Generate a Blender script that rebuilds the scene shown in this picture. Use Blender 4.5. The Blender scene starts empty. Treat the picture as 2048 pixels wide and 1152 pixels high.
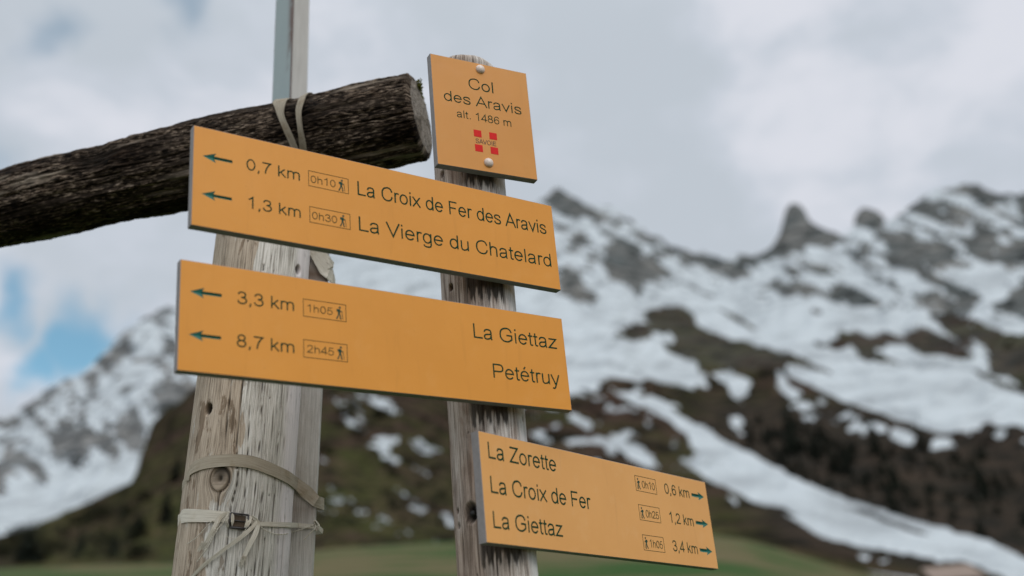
import bpy, bmesh, math, random
import numpy as np
from mathutils import Vector, Matrix
from mathutils.geometry import tessellate_polygon

SC = bpy.context.scene
COL = SC.collection
R_ = math.radians

# ------------------------------------------------------------------ camera
EYE = np.array([0.0, 0.0, 1.5])
F_PX, PITCH, ROLL = 2183.2, R_(22.5995), R_(-5.3871)      # measured on a 2048 px wide frame
_cp, _sp, _cr, _sr = math.cos(PITCH), math.sin(PITCH), math.cos(ROLL), math.sin(ROLL)
FWD = np.array([0, _cp, _sp])
RGT = _cr * np.array([1.0, 0, 0]) + _sr * np.array([0, -_sp, _cp])
UPV = -_sr * np.array([1.0, 0, 0]) + _cr * np.array([0, -_sp, _cp])
cam_d = bpy.data.cameras.new("camera")
cam = bpy.data.objects.new("camera", cam_d)
COL.objects.link(cam)
cam.matrix_world = Matrix(((RGT[0], UPV[0], -FWD[0], EYE[0]), (RGT[1], UPV[1], -FWD[1], EYE[1]),
                           (RGT[2], UPV[2], -FWD[2], EYE[2]), (0, 0, 0, 1)))
cam_d.sensor_width = 36
cam_d.lens = F_PX / 2048 * 36
cam_d.clip_start, cam_d.clip_end = 0.05, 20000
cam_d.dof.use_dof = True
cam_d.dof.focus_distance = 1.76
cam_d.dof.aperture_fstop = 2.2
SC.camera = cam

# ------------------------------------------------------------------ light
SUN_EL, SUN_AZ = 44, 130          # azimuth clockwise from +Y: the veiled sun stands off to the right
world = bpy.data.worlds.new("World"); SC.world = world
world.use_nodes = True
sun_d = bpy.data.lights.new("sun", "SUN"); sun_d.energy = 1.2; sun_d.angle = R_(25); sun_d.color = (1, .955, .9)
sun = bpy.data.objects.new("sun", sun_d); COL.objects.link(sun)
_e, _a = R_(SUN_EL), R_(SUN_AZ)
sdir = Vector((math.sin(_a) * math.cos(_e), math.cos(_a) * math.cos(_e), math.sin(_e)))
sun.rotation_euler = (-sdir).to_track_quat('-Z', 'Y').to_euler()
SC.view_settings.view_transform = 'Standard'
SC.view_settings.look = 'None'
SC.view_settings.gamma = 1
SC.view_settings.exposure = 0.15


def bearing(x, y):
    """direction of a bearing taken from the viewer's place (arrays allowed), forward component 1"""
    x = np.asarray(x, float); y = np.asarray(y, float)
    return FWD + RGT * ((x - 1024) / F_PX)[..., None] - UPV * ((y - 576) / F_PX)[..., None]


def at(x, y, Y):
    d = bearing(x, y)
    return EYE + d * (Y / d[1])


class Nodes:
    def __init__(self, tree):
        self.t = tree; self.n = tree.nodes; self.l = tree.links
    def new(self, typ, **kw):
        n = self.n.new(typ)
        for k, v in kw.items(): setattr(n, k, v)
        return n
    def link(self, a, b): self.l.new(a, b)
    def val(self, sock, v):
        if hasattr(v, 'is_linked') or isinstance(v, bpy.types.NodeSocket): self.l.new(v, sock)
        elif v is not None: sock.default_value = v
    def math(self, op, a, b=None, clamp=False, c=None):
        n = self.new('ShaderNodeMath', operation=op); n.use_clamp = clamp
        self.val(n.inputs[0], a)
        if b is not None: self.val(n.inputs[1], b)
        if c is not None: self.val(n.inputs[2], c)
        return n.outputs[0]
    def noise(self, vec, scale, detail=4, rough=.55, dist=0.0, out='Fac'):
        n = self.new('ShaderNodeTexNoise'); n.inputs['Scale'].default_value = scale
        n.inputs['Detail'].default_value = detail; n.inputs['Roughness'].default_value = rough
        n.inputs['Distortion'].default_value = dist
        if vec is not None: self.l.new(vec, n.inputs['Vector'])
        return n.outputs[0] if out == 'Fac' else n.outputs['Color']
    def vmul(self, vec, s):
        n = self.new('ShaderNodeVectorMath', operation='MULTIPLY')
        self.l.new(vec, n.inputs[0]); n.inputs[1].default_value = s
        return n.outputs[0]
    def mix(self, fac, a, b, blend='MIX'):
        n = self.new('ShaderNodeMix', data_type='RGBA', blend_type=blend)
        self.val(n.inputs[0], fac)
        for s, v in ((n.inputs[6], a), (n.inputs[7], b)):
            if isinstance(v, bpy.types.NodeSocket): self.l.new(v, s)
            else: s.default_value = (*v, 1)
        return n.outputs[2]
    def smooth(self, v, lo, hi):
        n = self.new('ShaderNodeMapRange', interpolation_type='SMOOTHSTEP')
        self.val(n.inputs[0], v); n.inputs[1].default_value = lo; n.inputs[2].default_value = hi
        return n.outputs[0]
    def ramp(self, v, stops):
        n = self.new('ShaderNodeValToRGB'); cr = n.color_ramp
        while len(cr.elements) < len(stops): cr.elements.new(.5)
        for e, (p, c) in zip(cr.elements, stops): e.position = p; e.color = (*c, 1)
        self.val(n.inputs[0], v)
        return n.outputs[0]
    def attr(self, name, out='Fac'):
        n = self.new('ShaderNodeAttribute', attribute_name=name)
        return n.outputs[out]


# ---- sky: a physical sky behind broken cloud
W = Nodes(world.node_tree)
for n in list(W.n): W.n.remove(n)
wo = W.new('ShaderNodeOutputWorld'); bg = W.new('ShaderNodeBackground')
W.link(bg.outputs[0], wo.inputs[0])
sky = W.new('ShaderNodeTexSky', sky_type='NISHITA'); sky.sun_disc = False
sky.sun_elevation = R_(SUN_EL); sky.sun_rotation = R_(SUN_AZ)
sky.altitude = 1500; sky.air_density = 1.0; sky.dust_density = .4; sky.ozone_density = 1.4
STR = 0.092
bg.inputs['Strength'].default_value = STR
tc = W.new('ShaderNodeTexCoord').outputs['Generated']
skyc = W.mix(1.0, sky.outputs[0], (1.35, 1.75, 1.45), 'MULTIPLY')
stretched = W.vmul(tc, (1.0, 1.0, 1.7))
n_big = W.noise(stretched, 3.2, 5, .52, .35)
n_mid = W.noise(W.vmul(tc, (1.3, 1.0, 2.2)), 6.5, 5, .5, .2)
shade = W.math('ADD', W.math('MULTIPLY', n_big, .52), W.math('MULTIPLY', n_mid, .48))
cloud = W.ramp(W.smooth(shade, .40, .60), [(0, (5.1, 5.6, 6.2)), (.45, (5.6, 6.05, 6.75)), (1, (6.9, 7.1, 7.75))])
sepz = W.new('ShaderNodeSeparateXYZ'); W.link(tc, sepz.inputs[0])
# the cloud deck is thinner and brighter overhead
cloud = W.mix(1.0, cloud, W.ramp(W.smooth(sepz.outputs[2], .55, .95), [(0, (1, 1, 1)), (1, (1.5, 1.48, 1.42))]), 'MULTIPLY')

# and brightest where the hidden sun lights it through, high behind the viewer
vdot = W.new('ShaderNodeVectorMath', operation='DOT_PRODUCT'); W.link(tc, vdot.inputs[0]); vdot.inputs[1].default_value = (-.10, -.66, .74)
cloud = W.mix(1.0, cloud, W.ramp(W.smooth(vdot.outputs['Value'], .10, .85), [(0, (1, 1, 1)), (1, (1.9, 1.87, 1.8))]), 'MULTIPLY')


def gap(x, y, radius, soft, amount):
    d = bearing(x, y); d = d / np.linalg.norm(d)
    vd = W.new('ShaderNodeVectorMath', operation='DISTANCE')
    W.link(warped, vd.inputs[0]); vd.inputs[1].default_value = tuple(d)
    return W.math('MULTIPLY', W.smooth(vd.outputs['Value'], radius + soft, radius - soft), amount)


wn = W.new('ShaderNodeVectorMath', operation='MULTIPLY_ADD')
W.link(W.noise(tc, 9, 4, .5, 0, 'Color'), wn.inputs[0]); wn.inputs[1].default_value = (.17, .17, .13)
wsub = W.new('ShaderNodeVectorMath', operation='ADD'); W.link(tc, wsub.inputs[0]); wsub.inputs[1].default_value = (-.085, -.085, -.065)
W.link(wsub.outputs[0], wn.inputs[2]); warped = wn.outputs[0]
g = None
for a in ((165, 690, .040, .020, .95), (70, 725, .026, .018, .95), (0, 590, .022, .018, .85), (255, 640, .024, .018, .7),
          (120, 75, .022, .02, .5), (350, 15, .022, .02, .5), (-260, 300, .08, .04, .6)):
    v = gap(*a)
    g = v if g is None else W.math('MAXIMUM', g, v)
W.link(W.mix(g, cloud, skyc), bg.inputs['Color'])


# ------------------------------------------------------------------ helpers
def mesh_obj(name, verts, faces, mats=(), parent=None, smooth=False, fmat=None):
    me = bpy.data.meshes.new(name)
    me.from_pydata([tuple(map(float, v)) for v in verts], [], [tuple(map(int, f)) for f in faces])
    for m in (mats if isinstance(mats, (list, tuple)) else [mats]): me.materials.append(m)
    if fmat is not None: me.polygons.foreach_set('material_index', np.asarray(fmat, dtype=np.int32))
    if smooth: me.polygons.foreach_set('use_smooth', np.ones(len(me.polygons), dtype=bool))
    me.update()
    o = bpy.data.objects.new(name, me); COL.objects.link(o)
    if parent is not None: o.parent = parent
    return o


def fattr(o, name, data):
    a = o.data.attributes.new(name, 'FLOAT', 'POINT'); a.data.foreach_set('value', np.asarray(data, dtype=np.float32).ravel())


def vattr(o, name, data):
    a = o.data.attributes.new(name, 'FLOAT_VECTOR', 'POINT'); a.data.foreach_set('vector', np.asarray(data, dtype=np.float32).ravel())


def tag(o, label=None, cat=None, group=None, kind=None):
    for k, v in (('label', label), ('category', cat), ('group', group), ('kind', kind)):
        if v: o[k] = v
    return o


def empty(name, loc=(0, 0, 0), rz=0.0):
    o = bpy.data.objects.new(name, None); COL.objects.link(o); o.location = loc; o.rotation_euler = (0, 0, rz)
    o.empty_display_size = .1
    return o


def vnoise(p, seed=0):
    p = np.asarray(p, float); i = np.floor(p).astype(np.int64); f = p - i; f = f * f * f * (f * (f * 6 - 15) + 10)
    def h(a):
        n = (a[..., 0] * 374761393 + a[..., 1] * 668265263 + a[..., 2] * 2147483647 + seed * 1274126177) & 0xffffffff
        n = ((n ^ (n >> 13)) * 1274126177) & 0xffffffff
        n = n ^ (n >> 16)
        return (n & 0xffff) / 65535.0
    r = 0
    for dx in (0, 1):
        for dy in (0, 1):
            for dz in (0, 1):
                w = (f[..., 0] if dx else 1 - f[..., 0]) * (f[..., 1] if dy else 1 - f[..., 1]) * (f[..., 2] if dz else 1 - f[..., 2])
                r = r + w * h(i + np.array([dx, dy, dz]))
    return r * 2 - 1


def fbm(p, oct=4, seed=0, gain=.5):
    p = np.asarray(p, float); s = 0; a = 1; t = 0
    for k in range(oct):
        s = s + a * vnoise(p * 2 ** k + 17.3 * k, seed + k); t += a; a *= gain
    return s / t


def v3(x, y, z=0.0):
    x, y = np.broadcast_arrays(np.asarray(x, float), np.asarray(y, float))
    return np.stack([x, y, np.full_like(x, z) if np.isscalar(z) else z], -1)


def new_mat(name):
    m = bpy.data.materials.new(name); m.use_nodes = True
    nt = Nodes(m.node_tree)
    return m, nt, nt.n['Principled BSDF']


# ------------------------------------------------------------------ materials
def drip_shade(spots, seed):  # drip-edged stain that also carries painted contact shade
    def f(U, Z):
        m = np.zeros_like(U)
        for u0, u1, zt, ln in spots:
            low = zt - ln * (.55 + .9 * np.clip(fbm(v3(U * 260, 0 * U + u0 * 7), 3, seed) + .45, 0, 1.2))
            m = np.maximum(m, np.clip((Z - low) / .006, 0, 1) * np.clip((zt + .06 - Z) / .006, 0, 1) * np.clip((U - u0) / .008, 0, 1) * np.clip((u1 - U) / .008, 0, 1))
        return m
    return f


def wood_mat(name, ramp_stops, stain, stain_amt, crack_col=(.012, .010, .008), fine=330.0, rough=.85, bump=.5, spec=.15, tone_col=None, pale=None, st=(.03, .06), rings=False, checks=None, patchy=False):
    m, N, B = new_mat(name)
    gr = N.attr('grain', 'Vector')
    n1 = N.noise(N.vmul(gr, (1, st[0], 1)), fine, 5, .65)
    n2 = N.noise(N.vmul(gr, (1, st[1], 1)), fine * .22, 4, .6)
    n3 = N.noise(N.vmul(gr, (1, .5, 1)), 22, 5, .6, .4)
    n4 = N.noise(N.vmul(gr, (1, .8, 1)), 900, 2, .6)
    f = N.math('ADD', N.math('MULTIPLY', n1, .56), N.math('ADD', N.math('MULTIPLY', n2, .12), N.math('ADD', N.math('MULTIPLY', n3, .16), N.math('MULTIPLY', n4, .16))))
    col = N.ramp(N.smooth(f, .33, .68), ramp_stops)
    if rings:
        w = N.new('ShaderNodeTexWave', wave_type='BANDS', bands_direction='X'); N.link(gr, w.inputs['Vector']); w.inputs['Scale'].default_value = 75; w.inputs['Distortion'].default_value = 2.5; w.inputs['Detail'].default_value = 3
        col = N.mix(N.math('MULTIPLY', w.outputs[1], .55), col, (.45, .40, .35), 'MULTIPLY')
        a1 = N.noise(N.vmul(gr, (3, 1, 1)), 5.5, 3, .6)
        col = N.mix(N.smooth(N.math('ABSOLUTE', N.math('SUBTRACT', a1, .5)), .018, .004), col, (.02, .016, .013))
    if stain is not None:
        s = N.math('MULTIPLY', N.smooth(n3, .47, .66), stain_amt)
        col = N.mix(s, col, stain, 'MULTIPLY')
    if tone_col is not None:
        t = N.attr('tone')
        if patchy:      # brown weather stains with flaked edges
            pn = N.noise(N.vmul(gr, (1, .22, 1)), 48, 6, .62, .3); pn2 = N.noise(N.vmul(gr, (1, .3, 1)), 40, 5, .6)
            t1 = N.smooth(N.math('ADD', pn, N.math('MULTIPLY', N.math('SUBTRACT', t, .5), .34)), .49, .56)
            col = N.mix(N.math('MULTIPLY', t1, .75), col, tone_col, 'MULTIPLY')
            t2 = N.smooth(N.math('ADD', pn2, N.math('MULTIPLY', N.math('SUBTRACT', t, .5), .10)), .60, .65)
            col = N.mix(N.math('MULTIPLY', t2, .7), col, tuple(c * .55 for c in tone_col), 'MULTIPLY')
        else:
            col = N.mix(t, col, tone_col, 'MULTIPLY')
    if pale is not None:
        col = N.mix(N.math('MULTIPLY', N.attr('pale'), .75), col, pale)
    if checks:
        fr_, wd, lo = checks       # hairline drying cracks that run with the grain
        a1 = N.noise(N.vmul(gr, (1, .022, 1)), fr_, 2, .5); a2 = N.noise(N.vmul(gr, (1, .25, 1)), 16, 3, .6); a3 = N.noise(N.vmul(gr, (1, .02, 1)), fr_ * 2.3, 2, .5)
        k1 = N.smooth(N.math('ABSOLUTE', N.math('SUBTRACT', a1, .5)), wd, wd * .25); k2 = N.smooth(N.math('ABSOLUTE', N.math('SUBTRACT', a3, .47)), wd * .8, wd * .2)
        k = N.math('ADD', N.math('MULTIPLY', k1, N.smooth(a2, lo - .13, lo + .02)), N.math('MULTIPLY', k2, N.smooth(a2, lo + .08, lo - .08)), True)
        col = N.mix(N.math('MULTIPLY', k, .55), col, (.035, .026, .02))
        f = N.math('SUBTRACT', f, N.math('MULTIPLY', k, .5))
    col = N.mix(N.attr('knot'), col, (.30, .26, .22), 'MULTIPLY')
    col = N.mix(N.attr('crack'), col, crack_col)
    N.link(col, B.inputs['Base Color'])
    B.inputs['Roughness'].default_value = rough
    B.inputs['Specular IOR Level'].default_value = spec
    bp = N.new('ShaderNodeBump'); bp.inputs['Strength'].default_value = bump; bp.inputs['Distance'].default_value = .002
    N.link(f, bp.inputs['Height']); N.link(bp.outputs[0], B.inputs['Normal'])
    return m


M_POST = wood_mat("weathered_pine", [(0, (.13, .115, .095)), (.24, (.36, .34, .30)), (.52, (.57, .55, .505)), (1, (.76, .745, .70))],
                  None, 0, tone_col=(.62, .49, .37), pale=(.74, .69, .70), checks=(85, .012, .6), patchy=True, bump=.5, fine=420)
M_POST2 = wood_mat("grey_round_wood", [(0, (.10, .085, .075)), (.28, (.31, .275, .245)), (.6, (.52, .485, .45)), (1, (.72, .69, .66))],
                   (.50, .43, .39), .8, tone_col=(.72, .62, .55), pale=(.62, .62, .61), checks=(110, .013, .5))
M_LOG = wood_mat("dark_log_wood", [(0, (.003, .0025, .002)), (.42, (.011, .008, .006)), (.58, (.075, .054, .039)), (1, (.50, .40, .31))],
                 (.30, .26, .23), .8, fine=330, bump=1.0, tone_col=(.22, .20, .19), pale=(.36, .30, .24), st=(.17, .22), checks=(60, .05, .45), spec=.04)
M_LOGEND = wood_mat("sawn_log_end", [(0, (.07, .06, .05)), (.5, (.24, .21, .18)), (1, (.44, .40, .36))], (.5, .45, .4), .6, fine=200, tone_col=(.5, .46, .4), rings=True)
M_BATTEN = wood_mat("grey_sawn_batten", [(0, (.33, .315, .29)), (.5, (.48, .465, .435)), (1, (.62, .605, .58))], (.75, .72, .68), .5, fine=620, tone_col=(.36, .27, .22))


def simple(name, col, rough=.6, spec=.4, var=0.0, scale=60, metal=0.0, bump=0.0):
    m, N, B = new_mat(name)
    B.inputs['Roughness'].default_value = rough; B.inputs['Specular IOR Level'].default_value = spec; B.inputs['Metallic'].default_value = metal
    tcn = N.new('ShaderNodeTexCoord').outputs['Object']
    if var:
        n = N.noise(tcn, scale, 5, .6)
        c = N.mix(n, tuple(c * (1 - var) for c in col), tuple(min(1, c * (1 + var)) for c in col))
        N.link(c, B.inputs['Base Color'])
        if bump:
            bp = N.new('ShaderNodeBump'); bp.inputs['Strength'].default_value = bump; bp.inputs['Distance'].default_value = .001
            N.link(n, bp.inputs['Height']); N.link(bp.outputs[0], B.inputs['Normal'])
    else:
        B.inputs['Base Color'].default_value = (*col, 1)
    return m


def panel_mat(name, a, b, faded, dirt=.14, seed=0.0):
    m, N, B = new_mat(name)
    tcn = N.new('ShaderNodeTexCoord').outputs['Object']
    ofs = N.new('ShaderNodeVectorMath', operation='ADD'); N.link(tcn, ofs.inputs[0]); ofs.inputs[1].default_value = (seed, 0, seed * .7); tcn = ofs.outputs[0]
    n = N.noise(tcn, 7, 4, .6); n2 = N.noise(N.vmul(tcn, (1, 1, .12)), 60, 5, .62); n3 = N.noise(tcn, 360, 2, .5); n4 = N.noise(tcn, 26, 5, .62)
    c = N.mix(N.smooth(n, .3, .7), a, b)
    c = N.mix(N.math('MULTIPLY', N.smooth(n4, .50, .72), .35), c, faded)
    c = N.mix(N.math('MULTIPLY', N.smooth(n2, .56, .74), dirt), c, tuple(x * .62 for x in a))
    c = N.mix(N.math('MULTIPLY', N.smooth(n3, .735, .77), .7), c, tuple(x * .4 for x in a))
    N.link(c, B.inputs['Base Color'])
    B.inputs['Specular IOR Level'].default_value = .26; B.inputs['Sheen Weight'].default_value = .05; B.inputs['Sheen Roughness'].default_value = .55
    N.link(N.math('ADD', .40, N.math('MULTIPLY', n4, .22)), B.inputs['Roughness'])
    bp = N.new('ShaderNodeBump'); bp.inputs['Strength'].default_value = .06; bp.inputs['Distance'].default_value = .0006
    N.link(N.noise(tcn, 700, 2, .5), bp.inputs['Height']); N.link(bp.outputs[0], B.inputs['Normal'])
    return m


M_PANEL_TOP = panel_mat("dimmed_laminate", (.50, .205, .032), (.53, .222, .038), (.52, .25, .07), seed=3.1)  # same laminate darkened: weaker light on the top plate put into colour
M_PANEL_SHEEN = panel_mat("sheen_paled_laminate", (.60, .290, .082), (.63, .31, .092), (.64, .35, .14), seed=7.7)  # same laminate made paler, the board's sheen put into the colour
M_PANEL = panel_mat("yellow_laminate", (.575, .232, .026), (.61, .250, .031), (.61, .27, .055))

M_CORE = simple("laminate_core", (.21, .195, .19), .6, .35, .3, 120)
M_INK = simple("dark_green_engraving", (.005, .038, .021), .8, .06, .3, 300)
M_TEAL = simple("teal_green_groove", (.010, .105, .082), .5, .25, .2, 200)
M_RED = simple("red_crest", (.55, .018, .016), .7, .12, .15, 150)
M_BLACK = simple("black_print", (.012, .011, .010), .5, .3)
M_SCREW = simple("cream_screw_cap", (.56, .46, .40), .38, .5, .10, 160)
M_STRAP = None
M_STRAP_DARK = simple('grimy_webbing', (.10, .075, .055), .9, .1, .5, 400, bump=.5)
M_BUCKLE = simple("dark_plastic_buckle", (.022, .018, .018), .35, .5, .3, 200)
M_STEELBOLT = simple("dark_steel", (.03, .03, .03), .5, .5, .3, 200, .6)
M_MOSS = simple("moss", (.10, .10, .022), .95, .1, .5, 300)


def strap_mat(name, dim=1.0):
    m, N, B = new_mat(name)
    gr = N.attr('grain', 'Vector')
    n1 = N.noise(N.vmul(gr, (1, .02, 1)), 900, 3, .6)
    w = N.new('ShaderNodeTexWave', wave_type='BANDS', bands_direction='X'); N.link(gr, w.inputs['Vector'])
    w.inputs['Scale'].default_value = 190; w.inputs['Distortion'].default_value = .6; w.inputs['Detail'].default_value = 1
    f = N.math('ADD', N.math('MULTIPLY', n1, .65), N.math('MULTIPLY', w.outputs[1], .35))
    n2 = N.noise(N.vmul(gr, (1, 1, 1)), 28, 4, .6)
    c = N.ramp(N.smooth(f, .22, .72), [(0, (.28, .245, .185)), (.5, (.55, .51, .43)), (1, (.74, .71, .63))])
    if dim < 1: c = N.mix(1.0, c, (dim, dim * .94, dim * .86), 'MULTIPLY')
    c = N.mix(N.math('MULTIPLY', N.smooth(n2, .5, .7), .5), c, (.62, .5, .36), 'MULTIPLY')
    N.link(c, B.inputs['Base Color']); B.inputs['Roughness'].default_value = .9; B.inputs['Specular IOR Level'].default_value = .15
    bp = N.new('ShaderNodeBump'); bp.inputs['Strength'].default_value = .5; bp.inputs['Distance'].default_value = .0008
    N.link(f, bp.inputs['Height']); N.link(bp.outputs[0], B.inputs['Normal'])
    return m


M_STRAP = strap_mat('pale_webbing')
M_STRAP_OLD = strap_mat('aged_webbing', .62)
M_STRAP_GREY = strap_mat('weathered_webbing', .42)


def pole_mat():
    m, N, B = new_mat("weathered_painted_steel")
    ob = N.new('ShaderNodeTexCoord').outputs['Object']
    sp = N.new('ShaderNodeSeparateXYZ'); N.link(ob, sp.inputs[0])
    n1 = N.noise(N.vmul(ob, (1, 1, .25)), 60, 5, .6); n2 = N.noise(N.vmul(ob, (1, 1, .1)), 140, 4, .6); n3 = N.noise(ob, 13, 3, .5)
    paint = N.mix(n1, (.215, .275, .285), (.27, .325, .33))
    galv = N.mix(n2, (.30, .285, .265), (.52, .50, .475))
    side = N.smooth(sp.outputs[0], .02475, .0249)
    c = N.mix(side, paint, galv)
    # rust creeps out from the corner edge
    d = N.math('SUBTRACT', .026, sp.outputs[0])
    edge = N.math('MULTIPLY', N.smooth(d, .0075, .0030), N.smooth(N.math('ADD', N.math('MULTIPLY', n3, .7), N.math('MULTIPLY', n1, .4)), .38, .5))
    blot = N.math('MULTIPLY', N.smooth(d, .020, .004), N.smooth(N.math('ADD', N.math('MULTIPLY', n3, .7), N.math('MULTIPLY', n2, .45)), .54, .66))
    onfront = N.smooth(sp.outputs[1], -.0235, -.0248)
    c = N.mix(N.math('MULTIPLY', N.math('MAXIMUM', edge, blot), onfront), c, (.085, .042, .028))
    left = N.math('MULTIPLY', N.smooth(sp.outputs[0], -.0222, -.0240), N.smooth(n1, .46, .56))
    c = N.mix(N.math('MULTIPLY', left, .9), c, (.12, .07, .05))
    N.link(c, B.inputs['Base Color']); B.inputs['Roughness'].default_value = .55
    return m


M_POLE = pole_mat()

# ------------------------------------------------------------------ terrain
R1 = (2.052, 1050, 350); R2 = (2.0, 1024, 576); R3 = (1.946, 0, 560); R4 = (2.795, 600, 740)


def P(sp, *pts):
    return np.array([(x / sp[0] + sp[1], y / sp[0] + sp[2]) for x, y in pts])


def inside(poly, X, Y):
    r = np.zeros(X.shape, bool); n = len(poly)
    x0, y0 = poly.min(0) - 2; x1, y1 = poly.max(0) + 2
    sel = (X > x0) & (X < x1) & (Y > y0) & (Y < y1)
    xs, ys = X[sel], Y[sel]; rr = np.zeros(xs.shape, bool)
    for i in range(n):
        ax, ay = poly[i]; bx, by = poly[(i + 1) % n]
        if ay == by: continue
        c = (ay > ys) != (by > ys)
        rr ^= c & (xs < (bx - ax) * (ys - ay) / (by - ay) + ax)
    r[sel] = rr
    return r


def soft(polys, X, Y, amp=9.0, seed=0, wl=26.0):
    """coverage of the surveyed patches, their outlines broken up by noise"""
    tot = np.zeros(X.shape)
    for j, (dx, dy) in enumerate(((0, 0), (1.6, .8), (-1.2, 1.5), (.6, -1.6))):
        q = v3((X + .5 * Y) / (wl * 1.7), (Y - .5 * X) / (wl * .42)); q0 = v3(X / wl, Y / wl)
        run = amp * 2.1 * fbm(q, 4, seed + 5)           # fingers that follow the fall line
        wx = X + dx + run + amp * .5 * fbm(q0, 3, seed + 60); wy = Y + dy + run * .5 + amp * .5 * fbm(q0, 3, seed + 41)
        m = np.zeros(X.shape, bool)
        for p in polys: m |= inside(p, wx, wy)
        tot += m
    return tot / 4


SKY_R = np.array([(380, 1000), (430, 850), (460, 740), (520, 640), (600, 560), (660, 508), (720, 515), (800, 492), (880, 500), (950, 455), (1040, 425), (1085, 400), (1098, 386), (1113, 374), (1128, 381), (1147, 396),
                  (1177, 408), (1220, 413), (1260, 443), (1318, 477), (1362, 496), (1411, 508), (1440, 516), (1460, 511), (1479, 506), (1508, 513), (1537, 499), (1547, 489), (1559, 472), (1566, 442),
                  (1571, 420), (1581, 410), (1599, 410), (1609, 420), (1619, 443), (1635, 455), (1679, 467), (1706, 456), (1709, 431), (1724, 412), (1736, 413), (1756, 424), (1774, 440), (1800, 423), (1830, 402),
                  (1869, 382), (1908, 371), (1952, 367), (1976, 378), (2000, 388), (2034, 391), (2044, 384), (2060, 380), (2150, 340), (2300, 410), (2500, 360), (2900, 450), (3200, 560)])
SKY_L = np.array([(-1600, 1230), (-1200, 1130), (-900, 1050), (-400, 960), (-200, 880), (-80, 862), (0, 838), (36, 822), (92, 778), (118, 763), (154, 753), (190, 724), (226, 688), (252, 660), (288, 637), (329, 612), (352, 616), (400, 640), (520, 700), (700, 800), (900, 900)])
SKY_H = np.array([(-1500, 1260), (-900, 1190), (-300, 1125), (0, 1073), (67, 1052), (150, 1015), (220, 985), (262, 966), (274, 940), (280, 915), (303, 848), (330, 820), (360, 802), (400, 765), (460, 735), (560, 722), (700, 735), (900, 790), (1000, 900),
                  (1060, 1000), (1120, 1090), (1200, 1180), (1400, 1260)])


def terrain(name, sil, xs, y_bot, rows, near, far, power, relief, rseed, rough_sil):
    X = np.asarray(xs, float)
    top = np.interp(X, sil[:, 0], sil[:, 1]) + rough_sil * fbm(v3(X / 22., 0 * X), 3, rseed + 9)
    s = np.linspace(0, 1, rows)[:, None]
    XX = np.broadcast_to(X, (rows, len(X))).copy()
    bot = np.broadcast_to(np.asarray(y_bot(X), float), X.shape)
    bot = np.maximum(bot, top + 25)
    YY = bot + (top - bot) * s
    kx = np.exp(-np.linspace(-2.2, 2.2, 121) ** 2); kx /= kx.sum()
    tops = np.convolve(np.pad(top, 60, mode='edge'), kx, mode='valid'); bots = np.convolve(np.pad(bot, 60, mode='edge'), kx, mode='valid')
    ss = (bots - YY) / np.maximum(bots - tops, 25)
    ss = np.where(ss > 1, 1 + (ss - 1) * .7, np.clip(ss, 0, None))
    dist = near * (far / near) ** (ss ** power)
    q = v3(XX / 95., YY / 60.)
    q2 = v3((XX + YY * .9) / 34., (YY - XX * .45) / 60.)
    relief = relief * np.clip(1 - (ss - .93) * 9, .12, 1)
    dist = dist * (1 + relief * fbm(q, 3, rseed) + relief * .42 * (1 - 2 * np.abs(fbm(q2, 3, rseed + 3))))
    d = bearing(XX, YY); h = np.linalg.norm(d[..., :2], axis=-1)
    V = EYE + d * (dist / h)[..., None]
    # the far side of the ridge falls away behind it
    back = []
    for k, (add, drop) in enumerate(((.03, .012), (.1, .07), (.3, .3))):
        b = V[-1].copy(); f = 1 + add
        b[:, 0] = b[:, 0] * f; b[:, 1] = b[:, 1] * f; b[:, 2] = b[:, 2] * (1 - drop)
        back.append(b)
    V = np.concatenate([V, np.stack(back)]); nr, nc = V.shape[:2]
    i = np.arange(nr - 1)[:, None] * nc + np.arange(nc - 1)[None]
    faces = np.stack([i, i + 1, i + 1 + nc, i + nc], -1).reshape(-1, 4)
    o = mesh_obj(name, V.reshape(-1, 3), faces, (), None, False)
    XX = np.concatenate([XX, np.repeat(XX[-1:], 3, 0)]); YY = np.concatenate([YY, np.repeat(YY[-1:], 3, 0)])
    return o, XX, YY, V


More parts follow.
